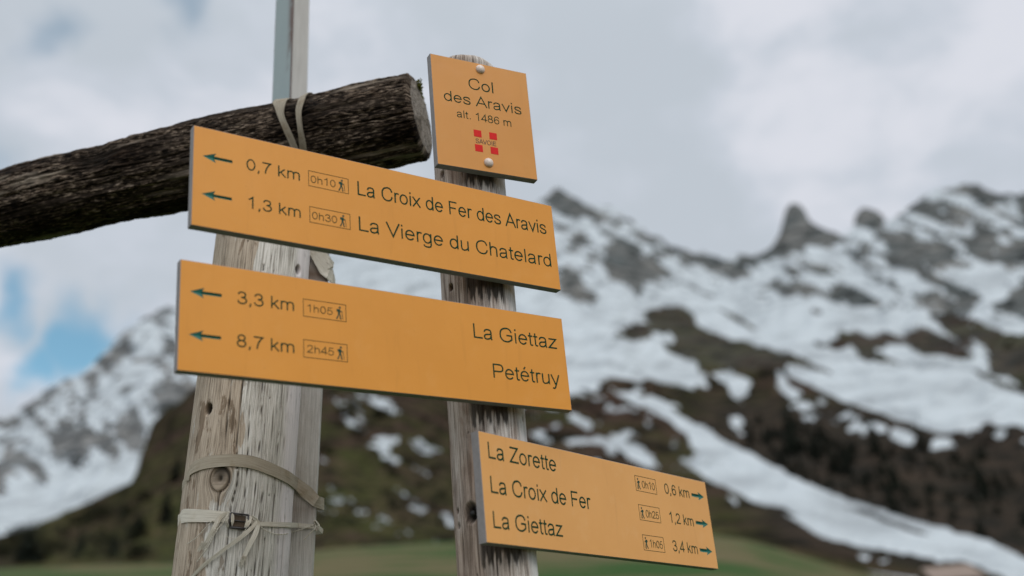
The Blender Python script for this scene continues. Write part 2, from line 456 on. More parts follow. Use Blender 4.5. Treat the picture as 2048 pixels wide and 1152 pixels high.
def land_mat(name, rock_a, rock_b, snow=(.385, .42, .445), scale=.02):
    m, N, B = new_mat(name)
    pos = N.new('ShaderNodeNewGeometry').outputs['Position']
    n1 = N.noise(pos, scale, 6, .62); n2 = N.noise(pos, scale * 5, 4, .6)
    rock = N.mix(N.smooth(n1, .35, .65), rock_a, rock_b)
    n5 = N.noise(N.vmul(pos, (1, 1, 2.2)), scale * 2.4, 5, .6)
    rock = N.mix(N.smooth(n5, .42, .62), rock, tuple(c * .42 for c in rock_a))
    n7 = N.noise(pos, scale * 2.7, 5, .62)
    earth = N.mix(N.smooth(n1, .40, .60), (.040, .027, .021), (.031, .031, .014))
    earth = N.mix(N.smooth(n7, .48, .60), earth, (.012, .011, .008))
    earth = N.mix(N.math('MULTIPLY', N.smooth(n2, .55, .68), .5), earth, (.075, .058, .043))
    grass = N.mix(N.smooth(n2, .35, .65), (.038, .050, .016), (.070, .058, .028))
    grass = N.mix(N.smooth(n7, .50, .64), grass, (.018, .022, .010))
    wood = N.mix(N.smooth(n2, .42, .60), (.017, .016, .014), (.036, .028, .022))
    c = N.mix(N.attr('earth'), rock, earth)
    c = N.mix(N.attr('wood'), c, wood)
    c = N.mix(N.attr('grass'), c, grass)
    n6 = N.noise(N.vmul(pos, (1, 1, 1.6)), scale * 1.6, 5, .6)
    snow = N.mix(N.smooth(n6, .42, .68), snow, tuple(x * .68 for x in snow))  # greyer snow: dirty streaks, with the shade of hollows painted in
    s = N.math('ADD', N.attr('snow'), N.math('MULTIPLY', N.math('SUBTRACT', n2, .5), .7))
    c = N.mix(N.smooth(s, .36, .64), c, snow)
    N.link(c, B.inputs['Base Color']); B.inputs['Roughness'].default_value = 1; B.inputs['Specular IOR Level'].default_value = 0
    return m


# --- great snowy mountain on the right
xs = np.arange(400, 2950, 3.6)
mt, MX, MY, MV = terrain("snowy_mountain", SKY_R, xs, lambda x: np.interp(x, [-500, 900, 1500, 2000, 2950], [1190, 1130, 1110, 1180, 1220]), 210, 330, 1900, .85, .036, 3, 8)
ROCK = [P(R1, *p) for p in (
    ((85, 112), (100, 60), (130, 40), (200, 95), (260, 125), (330, 165), (310, 190), (240, 170), (180, 190), (140, 160), (110, 150)),
    ((330, 230), (400, 260), (470, 300), (520, 350), (600, 400), (560, 440), (480, 440), (460, 480), (430, 490), (400, 430), (340, 420), (290, 340), (350, 300)),
    ((120, 360), (180, 370), (230, 410), (250, 450), (310, 480), (280, 525), (230, 535), (150, 490)),
    ((430, 188), (550, 262), (640, 300), (740, 325), (810, 340), (800, 395), (760, 395), (690, 355), (600, 315), (500, 245)),
    ((800, 400), (830, 340), (880, 315), (940, 335), (935, 380), (900, 420), (840, 430)),
    ((940, 335), (1000, 300), (1060, 260), (1080, 190), (1088, 140), (1110, 128), (1138, 150), (1150, 195), (1210, 215), (1285, 255), (1270, 290), (1190, 285), (1130, 310), (1050, 335), (1000, 345)),
    ((1000, 470), (1060, 430), (1150, 440), (1200, 470), (1280, 450), (1340, 450), (1400, 490), (1480, 530), (1420, 545), (1300, 525), (1200, 500), (1080, 500)),
    ((1150, 370), (1280, 380), (1270, 410), (1180, 400)), ((1060, 380), (1110, 370), (1140, 410), (1080, 415)),
    ((1345, 205), (1370, 160), (1390, 138), (1440, 155), (1485, 190), (1460, 235), (1400, 220)),
    ((1440, 230), (1530, 230), (1600, 270), (1700, 270), (1780, 300), (1780, 360), (1840, 380), (1700, 390), (1560, 340), (1480, 290)),
    ((1540, 135), (1620, 105), (1700, 90), (1780, 130), (1830, 160), (1800, 230), (1700, 190), (1600, 160)),
    ((1700, 60), (1850, 34), (1935, 72), (1980, 120), (1900, 110), (1780, 80)),
    ((1800, 280), (1850, 200), (1950, 240), (1960, 290), (2048, 280), (2300, 300), (2300, 400), (2048, 390), (1950, 370), (1850, 350)),
    ((2015, 95), (2048, 70), (2300, 60), (2300, 200), (2048, 190), (2030, 160)),
    ((1450, 320), (1540, 330), (1640, 380), (1720, 430), (1800, 460), (1870, 510), (1820, 530), (1740, 490), (1620, 420), (1500, 370)),
    ((1600, 490), (1700, 480), (1760, 520), (1830, 540), (1800, 570), (1650, 560)),
    ((1900, 520), (1980, 500), (2048, 440), (2300, 400), (2300, 600), (2048, 580), (1950, 570)))]
CRAG = [np.array(p, float) for p in (((1500, 520), (1536, 492), (1556, 474), (1564, 440), (1568, 405), (1612, 405), (1622, 444), (1650, 458), (1672, 478), (1640, 492), (1600, 488), (1570, 512), (1530, 520)),
                                    ((1704, 452), (1708, 428), (1724, 405), (1742, 408), (1762, 424), (1772, 444), (1758, 462), (1728, 456)), ((1088, 402), (1102, 380), (1113, 366), (1132, 380), (1160, 402), (1140, 420), (1105, 418)))]
ROCK2 = [P(R1, *p) for p in (
    ((360, 662), (430, 622), (500, 600), (520, 560), (580, 540), (650, 545), (700, 575), (720, 620), (760, 650), (830, 668), (900, 680), (1000, 710), (1090, 730), (1170, 770), (1275, 818), (1200, 808),
     (1100, 780), (1080, 800), (1100, 850), (1000, 830), (930, 870), (840, 830), (780, 790), (740, 830), (700, 770), (600, 735), (580, 700), (615, 660), (600, 645), (560, 650), (500, 670), (440, 685)),
    ((780, 540), (850, 570), (970, 640), (930, 635), (840, 590)),
    ((1170, 690), (1250, 690), (1300, 650), (1360, 635), (1400, 660), (1470, 635), (1540, 660), (1620, 620), (1700, 650), (1780, 690), (1840, 740), (1800, 762), (1700, 738), (1640, 745), (1560, 700), (1480, 690),
     (1450, 725), (1560, 782), (1500, 772), (1400, 762), (1350, 742), (1340, 700), (1290, 720), (1220, 708)),
    ((1650, 570), (1750, 570), (1850, 590), (1950, 640), (2048, 650), (2300, 700), (2300, 900), (2048, 880), (1980, 830), (1905, 818), (1890, 780), (1890, 710), (1850, 680), (1830, 690), (1850, 730), (1800, 700), (1720, 640)),
    ((1830, 785), (1900, 820), (2000, 860), (2048, 880), (2300, 960), (2300, 985), (2048, 905), (1950, 864), (1860, 822)))]
BROWN = [P(R1, (-4000, 880), (-900, 900), (-300, 870), (0, 890), (190, 905), (300, 880), (340, 830), (420, 835), (520, 850), (620, 865), (700, 885), (745, 860), (735, 800), (780, 780), (850, 800), (1000, 790), (1080, 790), (1100, 830),
           (1200, 880), (1320, 930), (1450, 975), (1560, 1010), (1650, 1045), (1760, 1065), (1850, 1050), (1900, 1020), (1980, 1030), (2048, 1040), (2600, 1150), (4200, 1300), (4200, 3000), (-4000, 3000))]
SNOWP = [P(R1, *p) for p in (
    ((790, 800), (850, 810), (920, 840), (920, 880), (880, 930), (850, 900), (830, 860), (780, 830)),
    ((1020, 820), (1060, 815), (1090, 860), (1140, 900), (1120, 930), (1060, 900), (1030, 860)),
    ((830, 980), (880, 990), (890, 1050), (860, 1060)))]
SNOWP += [P(R2, *p) for p in (
    ((560, 430), (660, 470), (650, 500), (720, 540), (800, 570), (860, 620), (940, 650), (1040, 710), (1160, 770), (1300, 830), (1450, 880), (1600, 930), (1750, 970), (1900, 1010), (2048, 1080), (2500, 1270), (2500, 1400),
     (2048, 1200), (1950, 1152), (1830, 1100), (1700, 1090), (1550, 1062), (1400, 1040), (1250, 1000), (1150, 940), (1060, 890), (960, 850), (900, 820), (800, 775), (700, 705), (610, 650), (680, 690), (740, 655), (700, 580), (620, 530), (520, 470)),
    ((380, 400), (500, 430), (640, 470), (620, 500), (500, 470)), ((240, 500), (320, 540), (300, 560), (230, 530)),
    ((420, 590), (520, 640), (560, 680), (610, 720), (540, 725), (470, 680), (390, 620)), ((80, 560), (140, 580), (110, 610)), ((330, 590), (380, 600), (420, 640), (360, 630)),
    ((1140, 465), (1190, 455), (1200, 485), (1150, 490)), ((1165, 515), (1215, 510), (1215, 535), (1170, 535)), ((1340, 545), (1400, 535), (1420, 570), (1350, 575)), ((1430, 550), (1480, 550), (1470, 580)),
    ((1520, 560), (1590, 580), (1580, 605), (1500, 590)), ((860, 830), (900, 850), (890, 870)), ((1390, 1070), (1440, 1075), (1430, 1095)), ((1470, 1080), (1520, 1090), (1500, 1110)))]
BAND_GAP = [P(R2, *p) for p in (((1310, 868), (1400, 883), (1550, 940), (1700, 1000), (1640, 992), (1500, 937)), ((1010, 870), (1090, 880), (1150, 915), (1060, 900)))]
brown = soft(BROWN, MX, MY, 9, 1); rock = np.maximum(soft(ROCK, MX, MY, 13, 2, 22), 1.5 * soft(CRAG, MX, MY, 2.5, 6, 12)); rock2 = soft(ROCK2, MX, MY, 8, 3)
def streaks(X, Y, slope, seed, a=70., b=13.):
    return fbm(v3((X + slope * Y) / a, (Y - slope * X) / b), 5, seed, .62)


def sstep(x, lo, hi):
    t = np.clip((x - lo) / (hi - lo), 0, 1); return t * t * (3 - 2 * t)


st1 = streaks(MX, MY, .5, 77); st2 = streaks(MX, MY, .42, 177, 30., 6.5); st3 = fbm(v3(MX / 19., MY / 12.), 4, 277, .6)
high = np.clip((640 - MY + (MX - 1100) * .05) / 110, 0, 1) * np.clip((MX - 600) / 300, .25, 1)
fld = rock * .88 + (st1 * .95 + st2 * .55 + st3 * .45) * (.30 + .75 * np.maximum(high, rock)) + .21 * high
snow = 1 - sstep(fld, .27, .52)
fld2 = rock2 * .95 + (st1 * .6 + st2 * .55 + st3 * .4) * (.25 + .75 * rock2)
snow = np.minimum(snow, 1 - sstep(fld2, .30, .52))
snow = np.minimum(snow, 1 - brown)
spat = soft(SNOWP, MX, MY, 9, 4, 20) * (1 - soft(BAND_GAP, MX, MY, 5, 5))
speck = fbm(v3(MX / 26., MY / 17.), 3, 31)
left_low = np.clip((1480 - MX) / 200, 0, 1) * brown * np.clip((1010 - MY) / 60, 0, 1)
spat = np.maximum(spat, left_low * np.clip((speck - .32) * 5, 0, .6))
# ragged spring edge of the big snowfield
edge = np.clip(1 - np.abs(MY - np.interp(MX, [1600, 1750, 1850, 1950, 2048], [800, 860, 885, 870, 880])) / 34, 0, 1) * (MX > 1560)
spat = np.maximum(spat, edge * np.clip((speck - .10) * 5, 0, 1))
snow = np.maximum(snow, spat)
fattr(mt, 'snow', np.clip(snow, 0, 1)); fattr(mt, 'earth', np.clip(np.maximum(brown, rock2 * .8), 0, 1))
woodm = brown * np.clip((MX - 1330 - (MY - 830) * .6) / 120, 0, 1) * np.clip((MY - 770) / 50, 0, 1)
band_low = np.interp(MX, [1380, 1600, 1800, 2048, 2600], [1000, 1075, 1120, 1180, 1300])
lowside = np.clip((MY - band_low) / 25, 0, 1)
fattr(mt, 'wood', np.clip(woodm * (1 - lowside), 0, 1) * .95)
fattr(mt, 'grass', np.clip(lowside * np.clip((MY - band_low - 20) / 50, 0, 1), 0, 1))
mt.data.materials.append(land_mat("mountain_ground", (.078, .088, .089), (.150, .147, .140), scale=.012))
tag(mt, kind='structure')

# --- far mountain on the left
xs = np.arange(-1560, 800, 4.0)
ml, LX, LY, LV = terrain("left_mountain", SKY_L, xs, lambda x: 1180 + 60 * (x < -1000), 120, 900, 2600, .8, .034, 13, 5)
LROCK = [P(R3, *p) for p in (
    ((370, 318), (440, 250), (490, 190), (512, 260), (490, 320), (430, 340), (390, 390), (350, 450), (340, 430), (390, 350)),
    ((190, 570), (260, 540), (350, 545), (370, 600), (420, 560), (510, 490), (550, 520), (570, 600), (545, 675), (490, 640), (440, 600), (480, 690), (420, 705), (360, 640), (330, 690), (350, 760), (310, 760), (270, 690), (230, 730), (190, 660)),
    ((0, 720), (20, 650), (80, 655), (130, 700), (190, 770), (190, 810), (120, 755), (60, 720), (40, 805), (0, 825), (-300, 850), (-300, 730)),
    ((595, 112), (640, 98), (690, 120), (640, 165), (610, 150)),
    ((610, 420), (650, 380), (700, 400), (900, 380), (900, 560), (640, 520), (600, 470)),
    ((60, 520), (120, 490), (190, 410), (250, 415), (240, 450), (170, 470), (160, 525)),
    ((0, 555), (50, 520), (60, 560), (0, 590)))]
lr = soft(LROCK, LX, LY, 13, 21, 22)
l1 = streaks(LX, LY, .55, 207, 55., 13.); l2 = streaks(LX, LY, -.5, 217, 34., 9.); l3 = fbm(v3(LX / 17., LY / 12.), 4, 227, .6)
lhigh = np.clip((955 - (LX * .1) - LY) / 60, 0, 1)
fld = lr * .80 + (l1 * .9 + l2 * .7 + l3 * .5) * (.15 + .85 * np.maximum(lhigh, lr)) + .19 * lhigh
snow = 1 - sstep(fld, .28, .54)
fattr(ml, 'snow', np.clip(snow, 0, 1)); fattr(ml, 'earth', 0 * LX); fattr(ml, 'wood', 0 * LX); fattr(ml, 'grass', 0 * LX)
ml.data.materials.append(land_mat("far_rock", (.10, .108, .112), (.19, .187, .182), scale=.009))
tag(ml, kind='structure')

# --- near brown hill across the middle
xs = np.arange(-1500, 1300, 4.0)
hl, HX, HY, HV = terrain("hillside", SKY_H, xs, lambda x: 1170 + 0 * x, 120, 300, 760, .9, .035, 23, 4)
HSNOW = [P(R4, *p) for p in (
    ((170, 165), (260, 160), (335, 180), (355, 230), (350, 355), (310, 350), (270, 290), (230, 220)), ((300, 120), (420, 130), (550, 190), (555, 235), (480, 225), (400, 190)),
    ((385, 430), (450, 380), (520, 372), (548, 400), (530, 460), (545, 535), (500, 515), (450, 460)), ((610, 400), (680, 395), (770, 440), (740, 468), (630, 442)),
    ((570, 740), (640, 725), (725, 760), (712, 800), (630, 782)), ((335, 825), (400, 780), (480, 800), (525, 850), (450, 875), (390, 862)), ((550, 900), (600, 875), (692, 905), (682, 940), (570, 932)),
    ((155, 650), (215, 645), (215, 692), (158, 692)), ((190, 708), (262, 715), (262, 755), (198, 750)), ((118, 778), (182, 775), (192, 818), (118, 815)), ((800, 825), (850, 795), (880, 875), (815, 855)),
    ((250, 770), (330, 770), (330, 800), (260, 795)), ((620, 520), (690, 540), (710, 580), (650, 560)), ((710, 940), (770, 940), (770, 970), (715, 970)), ((530, 640), (580, 670), (590, 700), (545, 690)), ((110, 500), (170, 510), (160, 530)))]
hs = soft(HSNOW, HX, HY, 12, 24, 15)
spk = fbm(v3(HX / 24., HY / 15.), 3, 91)
hs = np.maximum(hs, np.clip((spk - .34) * 5, 0, 1) * np.clip((HX - 880) / 120, 0, 1))
hst = streaks(HX, HY, .35, 301, 30., 9.)
fattr(hl, 'snow', np.clip(hs * (.58 + 1.5 * hst), 0, 1)); fattr(hl, 'earth', np.ones_like(HX))
hn = fbm(v3(HX / 120., HY / 60.), 4, 55)
fattr(hl, 'grass', np.clip(.15 + hn * 1.5, 0, .8) * np.clip(1 - (HX - 250) / 900, .25, 1) * np.clip((HY - 840) / 60, .1, 1))
fattr(hl, 'wood', np.clip((HY - np.interp(HX, [0, 200, 400], [1085, 1075, 1060])) / 20, 0, 1) * np.clip((430 - HX) / 60, 0, 1) * .7)
hl.data.materials.append(land_mat("hill_ground", (.07, .062, .055), (.10, .09, .08), scale=.03))
tag(hl, kind='structure')

# --- meadow: one sheet from the viewer's feet to the horizon
rad = np.concatenate([[0.01], np.geomspace(1.0, 6000, 110)])
ang = np.linspace(0, 2 * math.pi, 241)[:-1]
RR, AA = np.meshgrid(rad, ang, indexing='ij')
GX, GY = RR * np.sin(AA), RR * np.cos(AA)
front = np.clip((np.cos(AA) - .1) / .5, 0, 1)
TOP_AZ, TOP_EL = [-60, -26, -17, -8.3, 0, 9.7, 12.5, 15.4, 18.7, 23, 30, 60], [8, 9.85, 9.95, 10.25, 9.9, 9.05, 7.9, 6.6, 5.6, 4.0, 3.5, 3]
el = np.interp(np.degrees(np.arctan2(GX, GY)), TOP_AZ, TOP_EL) / 8.75 * np.interp(RR, [0, 6, 40, 120, 200, 300, 380, 460, 1200, 6000], [0, 0, 2.2, 4.6, 6.6, 8.3, 8.55, 7.0, 1.0, .1])
GZ = np.where(RR < 6, 0, EYE[2] * np.clip(RR / 60, 0, 1) + RR * np.tan(np.radians(el)) * front)
GZ = np.where(RR < 4, 0, GZ) + np.clip(RR / 80, 0, 1) * .5 * fbm(v3(GX / 18., GY / 18.), 3, 8)
nr, nc = GX.shape
idx = np.arange(nr * nc).reshape(nr, nc)
fc = np.stack([idx[:-1], np.roll(idx[:-1], -1, 1), np.roll(idx[1:], -1, 1), idx[1:]], -1).reshape(-1, 4)[:, ::-1]
md = mesh_obj("meadow", np.stack([GX, GY, GZ], -1).reshape(-1, 3), fc, (), None, True)
m, N, B = new_mat("meadow_grass")
pos = N.new('ShaderNodeNewGeometry').outputs['Position']
n1 = N.noise(N.vmul(pos, (.45, 1, 1)), .035, 6, .62); n2 = N.noise(pos, .6, 4, .6); n3 = N.noise(pos, 14, 3, .6)
c = N.mix(N.smooth(n1, .44, .56), (.018, .058, .009), (.098, .082, .040))
c = N.mix(N.math('MULTIPLY', N.smooth(n2, .4, .7), .25), c, (.075, .060, .033))
c = N.mix(N.math('MULTIPLY', n3, .25), c, (.025, .036, .012))
N.link(c, B.inputs['Base Color']); B.inputs['Roughness'].default_value = .95; B.inputs['Specular IOR Level'].default_value = .1
md.data.materials.append(m)
tag(md, kind='structure')


def ground_z(x, y):
    r = math.hypot(x, y); a = math.atan2(x, y)
    e = float(np.interp(math.degrees(a), TOP_AZ, TOP_EL)) / 8.75 * float(np.interp(r, [0, 6, 40, 120, 200, 300, 380, 460, 1200, 6000], [0, 0, 2.2, 4.6, 6.6, 8.3, 8.55, 7.0, 1.0, .1]))
    if r < 6: return 0.0
    return 1.5 * min(r / 60, 1) + r * math.tan(math.radians(e)) * min(max((math.cos(a) - .1) / .5, 0), 1)


# ------------------------------------------------------------------ round timber
def timber(name, P0, P1, rad, nt, nz, mat, knots=(), cracks=(), groove=.0012, lump=.002, seed=0, bow=None, tone=None, pale=None,
           cap0=True, cap1='flat', cap_mat=None, mildew_and_shade=None, holes=(), parent=None, front=None, freq=55.0, warp=.0014, zfine=0.0, coarse=0.0):
    """round weathered timber from P0 to P1; knots/holes/cracks are given as (angle in metres along the girth, height)"""
    P0, P1 = np.array(P0, float), np.array(P1, float)
    L = np.linalg.norm(P1 - P0); ax = (P1 - P0) / L
    fr = np.array(front if front is not None else (0, -1, 0), float); fr -= ax * (fr @ ax); fr /= np.linalg.norm(fr)
    sd = np.cross(ax, fr)
    th = np.linspace(-math.pi, math.pi, nt + 1)[:-1]
    z = np.linspace(0, L, nz) if not zfine else np.concatenate([np.linspace(0, zfine, 30)[:-1], np.linspace(zfine, L, nz - 29)])
    T, Z = np.meshgrid(th, z)
    r0 = np.array([rad(v) for v in z])[:, None] * np.ones_like(T)
    rm = float(np.mean(r0)); U = T * rm
    up = U.copy(); knot = np.zeros_like(U); bulge = np.zeros_like(U); hole = np.zeros_like(U)
    for ku, kz, kr in knots:
        du, dz = U - ku, (Z - kz) * .8; rr = np.hypot(du, dz)
        up = up - np.where(rr > kr, du * kr ** 2 / np.maximum(rr, 1e-6) ** 2, du - .0) * np.clip(1.15 - rr / (kr * 5), 0, 1)
        k = np.clip(1 - (rr / kr) ** 4, 0, 1)
        ring = .5 + .5 * np.sin(rr / kr * 17)
        knot = np.maximum(knot, k * (.12 + .26 * ring)); bulge += .0022 * np.exp(-(rr / (kr * 1.5)) ** 2)
        knot = np.maximum(knot, np.exp(-((rr - kr) / (kr * .12)) ** 2))
        hole = np.maximum(hole, .5 * np.exp(-(rr / (kr * .26)) ** 2))
    for hu, hz, hr, hd in holes:
        rr = np.hypot(U - hu, (Z - hz) * .75); hole = np.maximum(hole, np.clip(1.25 - (rr / hr) ** 2, 0, 1).clip(0, 1) * hd)
    w = up + warp * fbm(v3(up * 12, Z * 5), 3, seed + 2)
    g = fbm(v3(w * freq * 2.2, Z * 2.0), 3, seed); g2 = fbm(v3(w * freq * 6, Z * 6), 2, seed + 6)
    crack = np.zeros_like(U)
    rng = random.Random(seed)
    for cu, z0, z1, wd in cracks:
        cc = cu + .004 * fbm(v3(Z * 7, 0 * Z + cu * 31), 3, seed + 11)
        wloc = wd * (.55 + .6 * (fbm(v3(Z * 23, 0 * Z + cu * 57), 2, seed + 13) * .5 + .5)) * np.clip((Z - z0) / .03, 0, 1) * np.clip((z1 - Z) / .03, 0, 1)
        crack = np.maximum(crack, np.clip(1.3 - np.abs(w - cc) / np.maximum(wloc, 1e-5), 0, 1))
    r = r0 + bulge + lump * fbm(v3(np.cos(T) * 1.6, np.sin(T) * 1.6, Z * 3.3), 3, seed + 21) + groove * (g * .8 + g2 * .5) - .0045 * crack - .012 * hole
    if coarse: r = r + coarse * fbm(v3(np.cos(T) * 7, np.sin(T) * 7, Z * 40), 4, seed + 70, .6)
    cx, cy = r * np.cos(T), r * np.sin(T)
    b = np.zeros((nz, 3))
    if bow is not None: b = np.array([bow(v / L) for v in z])
    V = P0 + Z[..., None] * ax + cx[..., None] * fr + cy[..., None] * sd + b[:, None, :]
    if mildew_and_shade: crack = np.maximum(crack, mildew_and_shade(U, Z) * .95)  # stain and painted sign shade share the crack colour
    verts = V.reshape(-1, 3).tolist(); grain = np.stack([w, Z, 0 * Z], -1).reshape(-1, 3).tolist()
    A = {'crack': np.clip(crack * .9 + hole * 1.1, 0, 1).ravel().tolist(), 'knot': knot.ravel().tolist(),
         'tone': (tone(U, Z, L) if tone else 0 * U).ravel().tolist(), 'pale': (pale(U, Z, L) if pale else 0 * U).ravel().tolist()}
    i = (np.arange(nz - 1)[:, None] * nt); j = np.arange(nt)[None]; j2 = (j + 1) % nt
    faces = np.stack([i + j, i + j2, i + nt + j2, i + nt + j], -1).reshape(-1, 4).tolist(); fm = [0] * len(faces)
    def cap(row, sign, kind):
        ring = V[row]; c = ring.mean(0); rr = np.linalg.norm(ring - c, axis=1)
        prev = [row * nt + k for k in range(nt)]
        K = 12
        for s in range(1, K + 1):
            t = s / K; f = 1 - t
            if kind == 'dome':
                f = math.cos(t * math.pi / 2); hgt = math.sin(t * math.pi / 2) * .46 * rm
            else: hgt = 0.004 * min(1, t * 6) * 0
            if s == K: f = 0.004
            rough = .0016 * fbm(v3(ring[:, 0] * 60 * f + row, ring[:, 2] * 60 * f + ring[:, 1] * 40), 3, seed + 40) if s > 0 else 0
            pts = c + (ring - c) * f + sign * ax * (hgt + rough)[:, None] if not np.isscalar(rough) else c + (ring - c) * f
            st = len(verts); verts.extend(pts.tolist())
            if kind == 'dome': grain.extend([(float(U[row, k]), float(Z[row, k] + hgt), 0.) for k in range(nt)])
            else: grain.extend([(float(rr[k] * f), float(th[k] * .02 / .03), 0.) for k in range(nt)])
            for key in A: A[key].extend([A[key][row * nt + k] * (1 if key == 'tone' else 0) for k in range(nt)])
            for k in range(nt):
                k2 = (k + 1) % nt
                q = [prev[k], prev[k2], st + k2, st + k]
                faces.append(q if sign > 0 else q[::-1]); fm.append(1 if (cap_mat and kind != 'dome') else 0)
            prev = list(range(st, st + nt))
        q = prev if sign > 0 else prev[::-1]
        faces.append(q); fm.append(1 if (cap_mat and kind != 'dome') else 0)
    if cap0: cap(0, -1, 'flat')
    if cap1: cap(nz - 1, 1, cap1)
    o = mesh_obj(name, verts, faces, [mat] + ([cap_mat] if cap_mat else []), parent, True, fm)
    vattr(o, 'grain', grain)
    for k, v in A.items(): fattr(o, k, v)
    return o, dict(P0=P0, ax=ax, fr=fr, sd=sd, L=L)


# left timber post (square-ish weathered round), leaning
LA, LB = at(461, 1152, 1.815), at(523, 525, 1.815)
l_ax = (LB - LA) / np.linalg.norm(LB - LA)
L0 = LA - l_ax * (LA[2] / l_ax[2]); L1 = LA + l_ax * ((2.553 - LA[2]) / l_ax[2])
LLEN = np.linalg.norm(L1 - L0); zA, zB = np.linalg.norm(LA - L0), np.linalg.norm(LB - L0)


def lrad(z): return float(np.interp(z, [0, zA, zB, LLEN], [.1015, .0923, .0859, .0837]))


def on_post(x, y, off=0.0):
    """point where the bearing meets the left post's surface (or its silhouette line)"""
    d = bearing(x, y); d = d / np.linalg.norm(d)
    r = .0896
    for _ in range(4):
        w = EYE - L0; dp = d - l_ax * (d @ l_ax); wp = w - l_ax * (w @ l_ax)
        a, b, c = dp @ dp, dp @ wp, wp @ wp - (r + off) ** 2
        disc = max(b * b - a * c, 0); t = (-b - math.sqrt(disc)) / a
        p = EYE + d * t; r = lrad((p - L0) @ l_ax)
        if b * b < a * c:
            q = p - L0; z = q @ l_ax; v = q - l_ax * z; p = L0 + l_ax * z + v / np.linalg.norm(v) * (r + off)
    return p


l_fr = np.array([0, -1.0, 0]); l_fr -= l_ax * (l_fr @ l_ax); l_fr /= np.linalg.norm(l_fr); l_sd = np.cross(l_ax, l_fr)


def post_uv(x, y):
    p = on_post(x, y) - L0; z = p @ l_ax; q = p - l_ax * z
    return math.atan2(q @ l_sd, q @ l_fr) * .0892, z


def clean(l): return [tuple(x) for x in l]


ku, kz = post_uv(440, 957)
h1 = post_uv(417, 818); h2 = post_uv(597, 540)
sgn = 1 if post_uv(590, 900)[0] > post_uv(400, 900)[0] else -1
rng = random.Random(5)
lcr = []
for px in (455, 478, 498, 520, 536, 549, 560, 572, 583, 425, 410, 440):
    u, _ = post_uv(px, 850)
    lcr.append((u, 1.0 + rng.uniform(0, .8), 1.75 + rng.uniform(.1, .6), rng.uniform(.0004, .0007)))
for k in range(14):
    lcr.append((rng.uniform(-.2, .2), (s0 := rng.uniform(.9, 2.1)), s0 + rng.uniform(.08, .5), rng.uniform(.0003, .0008)))
lp_root = empty("timber_post", tuple(L0))
tag(lp_root, "thick weathered pale brown post bound with webbing straps, cracked and knotted, under the dark log", "post")
lpost, _ = timber("shaft", L0, L1, lrad, 320, 470, M_POST, knots=[(ku, kz, .0165)], holes=[(*h1, .0075, 1.0), (*h2, .007, .9)], cracks=lcr[:9], groove=.0004, lump=.002, seed=4, freq=60, zfine=1.5,
                  tone=lambda U, Z, L: np.clip(.5 - sgn * U * 14 + .9 * fbm(v3(U * 26, Z * 9), 3, 9), 0, 1),
                  pale=lambda U, Z, L: np.clip((sgn * U - .090) * 65, 0, 1) * np.clip(1.1 + .5 * fbm(v3(U * 40, Z * 5), 2, 19), 0, 1))  # right flank paled: light from the right put into the wood colour
lpost.parent = lp_root; lpost.matrix_parent_inverse = lp_root.matrix_basis.inverted() if False else Matrix.Translation(-Vector(L0))

# right signpost
PX, PY, PR = -0.0834, 1.6, .0592
ztop = float(at(942, 111, 1.625)[2])
ra, rb = at(994.5, 1140, 1.639), at(939.5, 355, 1.628)
r_ax = (rb - ra) / np.linalg.norm(rb - ra)
Q0 = ra - r_ax * (ra[2] / r_ax[2]); Q1 = ra + r_ax * ((ztop - .045 - ra[2]) / r_ax[2])
q_fr = np.array([0, -1.0, 0]); q_fr -= r_ax * (q_fr @ r_ax); q_fr /= np.linalg.norm(q_fr); q_sd = np.cross(r_ax, q_fr)


def on_sign_post(x, y):
    d = bearing(x, y); d = d / np.linalg.norm(d); w = EYE - Q0; dp = d - r_ax * (d @ r_ax); wp = w - r_ax * (w @ r_ax)
    a, b, c = dp @ dp, dp @ wp, wp @ wp - PR ** 2
    t = (-b - math.sqrt(max(b * b - a * c, 0))) / a
    p = EYE + d * t - Q0; z = p @ r_ax; q = p - r_ax * z
    return math.atan2(q @ q_sd, q @ q_fr) * PR, z, EYE + d * t


rcr = []
rng = random.Random(15)
for k in range(60):
    rcr.append((rng.uniform(-.17, .17), (s0 := rng.uniform(1.2, 2.5)), s0 + rng.uniform(.06, .5), rng.uniform(.0003, .0010)))
rh = [(*on_sign_post(884, 349)[:2], .0045, .9), (*on_sign_post(902, 575)[:2], .0045, .9), (*on_sign_post(941, 1025)[:2], .0115, 1.0), (*on_sign_post(915, 1022)[:2], .003, .8), (*on_sign_post(917, 1052)[:2], .0035, .8),
      (*on_sign_post(906, 985)[:2], .004, .8), (*on_sign_post(900, 890)[:2], .003, .7), (*on_sign_post(910, 1062)[:2], .004, .8), (*on_sign_post(1046, 838)[:2], .003, .7)]
rp_root = empty("signpost_pole", tuple(Q0))
tag(rp_root, "round grey brown wooden post that carries all four yellow signs", "post")
spots = []  # below each sign: mildew drips with the sign's contact shade painted in
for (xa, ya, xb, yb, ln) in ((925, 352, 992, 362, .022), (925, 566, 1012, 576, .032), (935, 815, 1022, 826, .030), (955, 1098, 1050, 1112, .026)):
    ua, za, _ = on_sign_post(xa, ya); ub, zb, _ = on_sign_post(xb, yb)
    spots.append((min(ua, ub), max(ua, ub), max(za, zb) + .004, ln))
rs = 1 if on_sign_post(1040, 900)[0] > on_sign_post(910, 900)[0] else -1
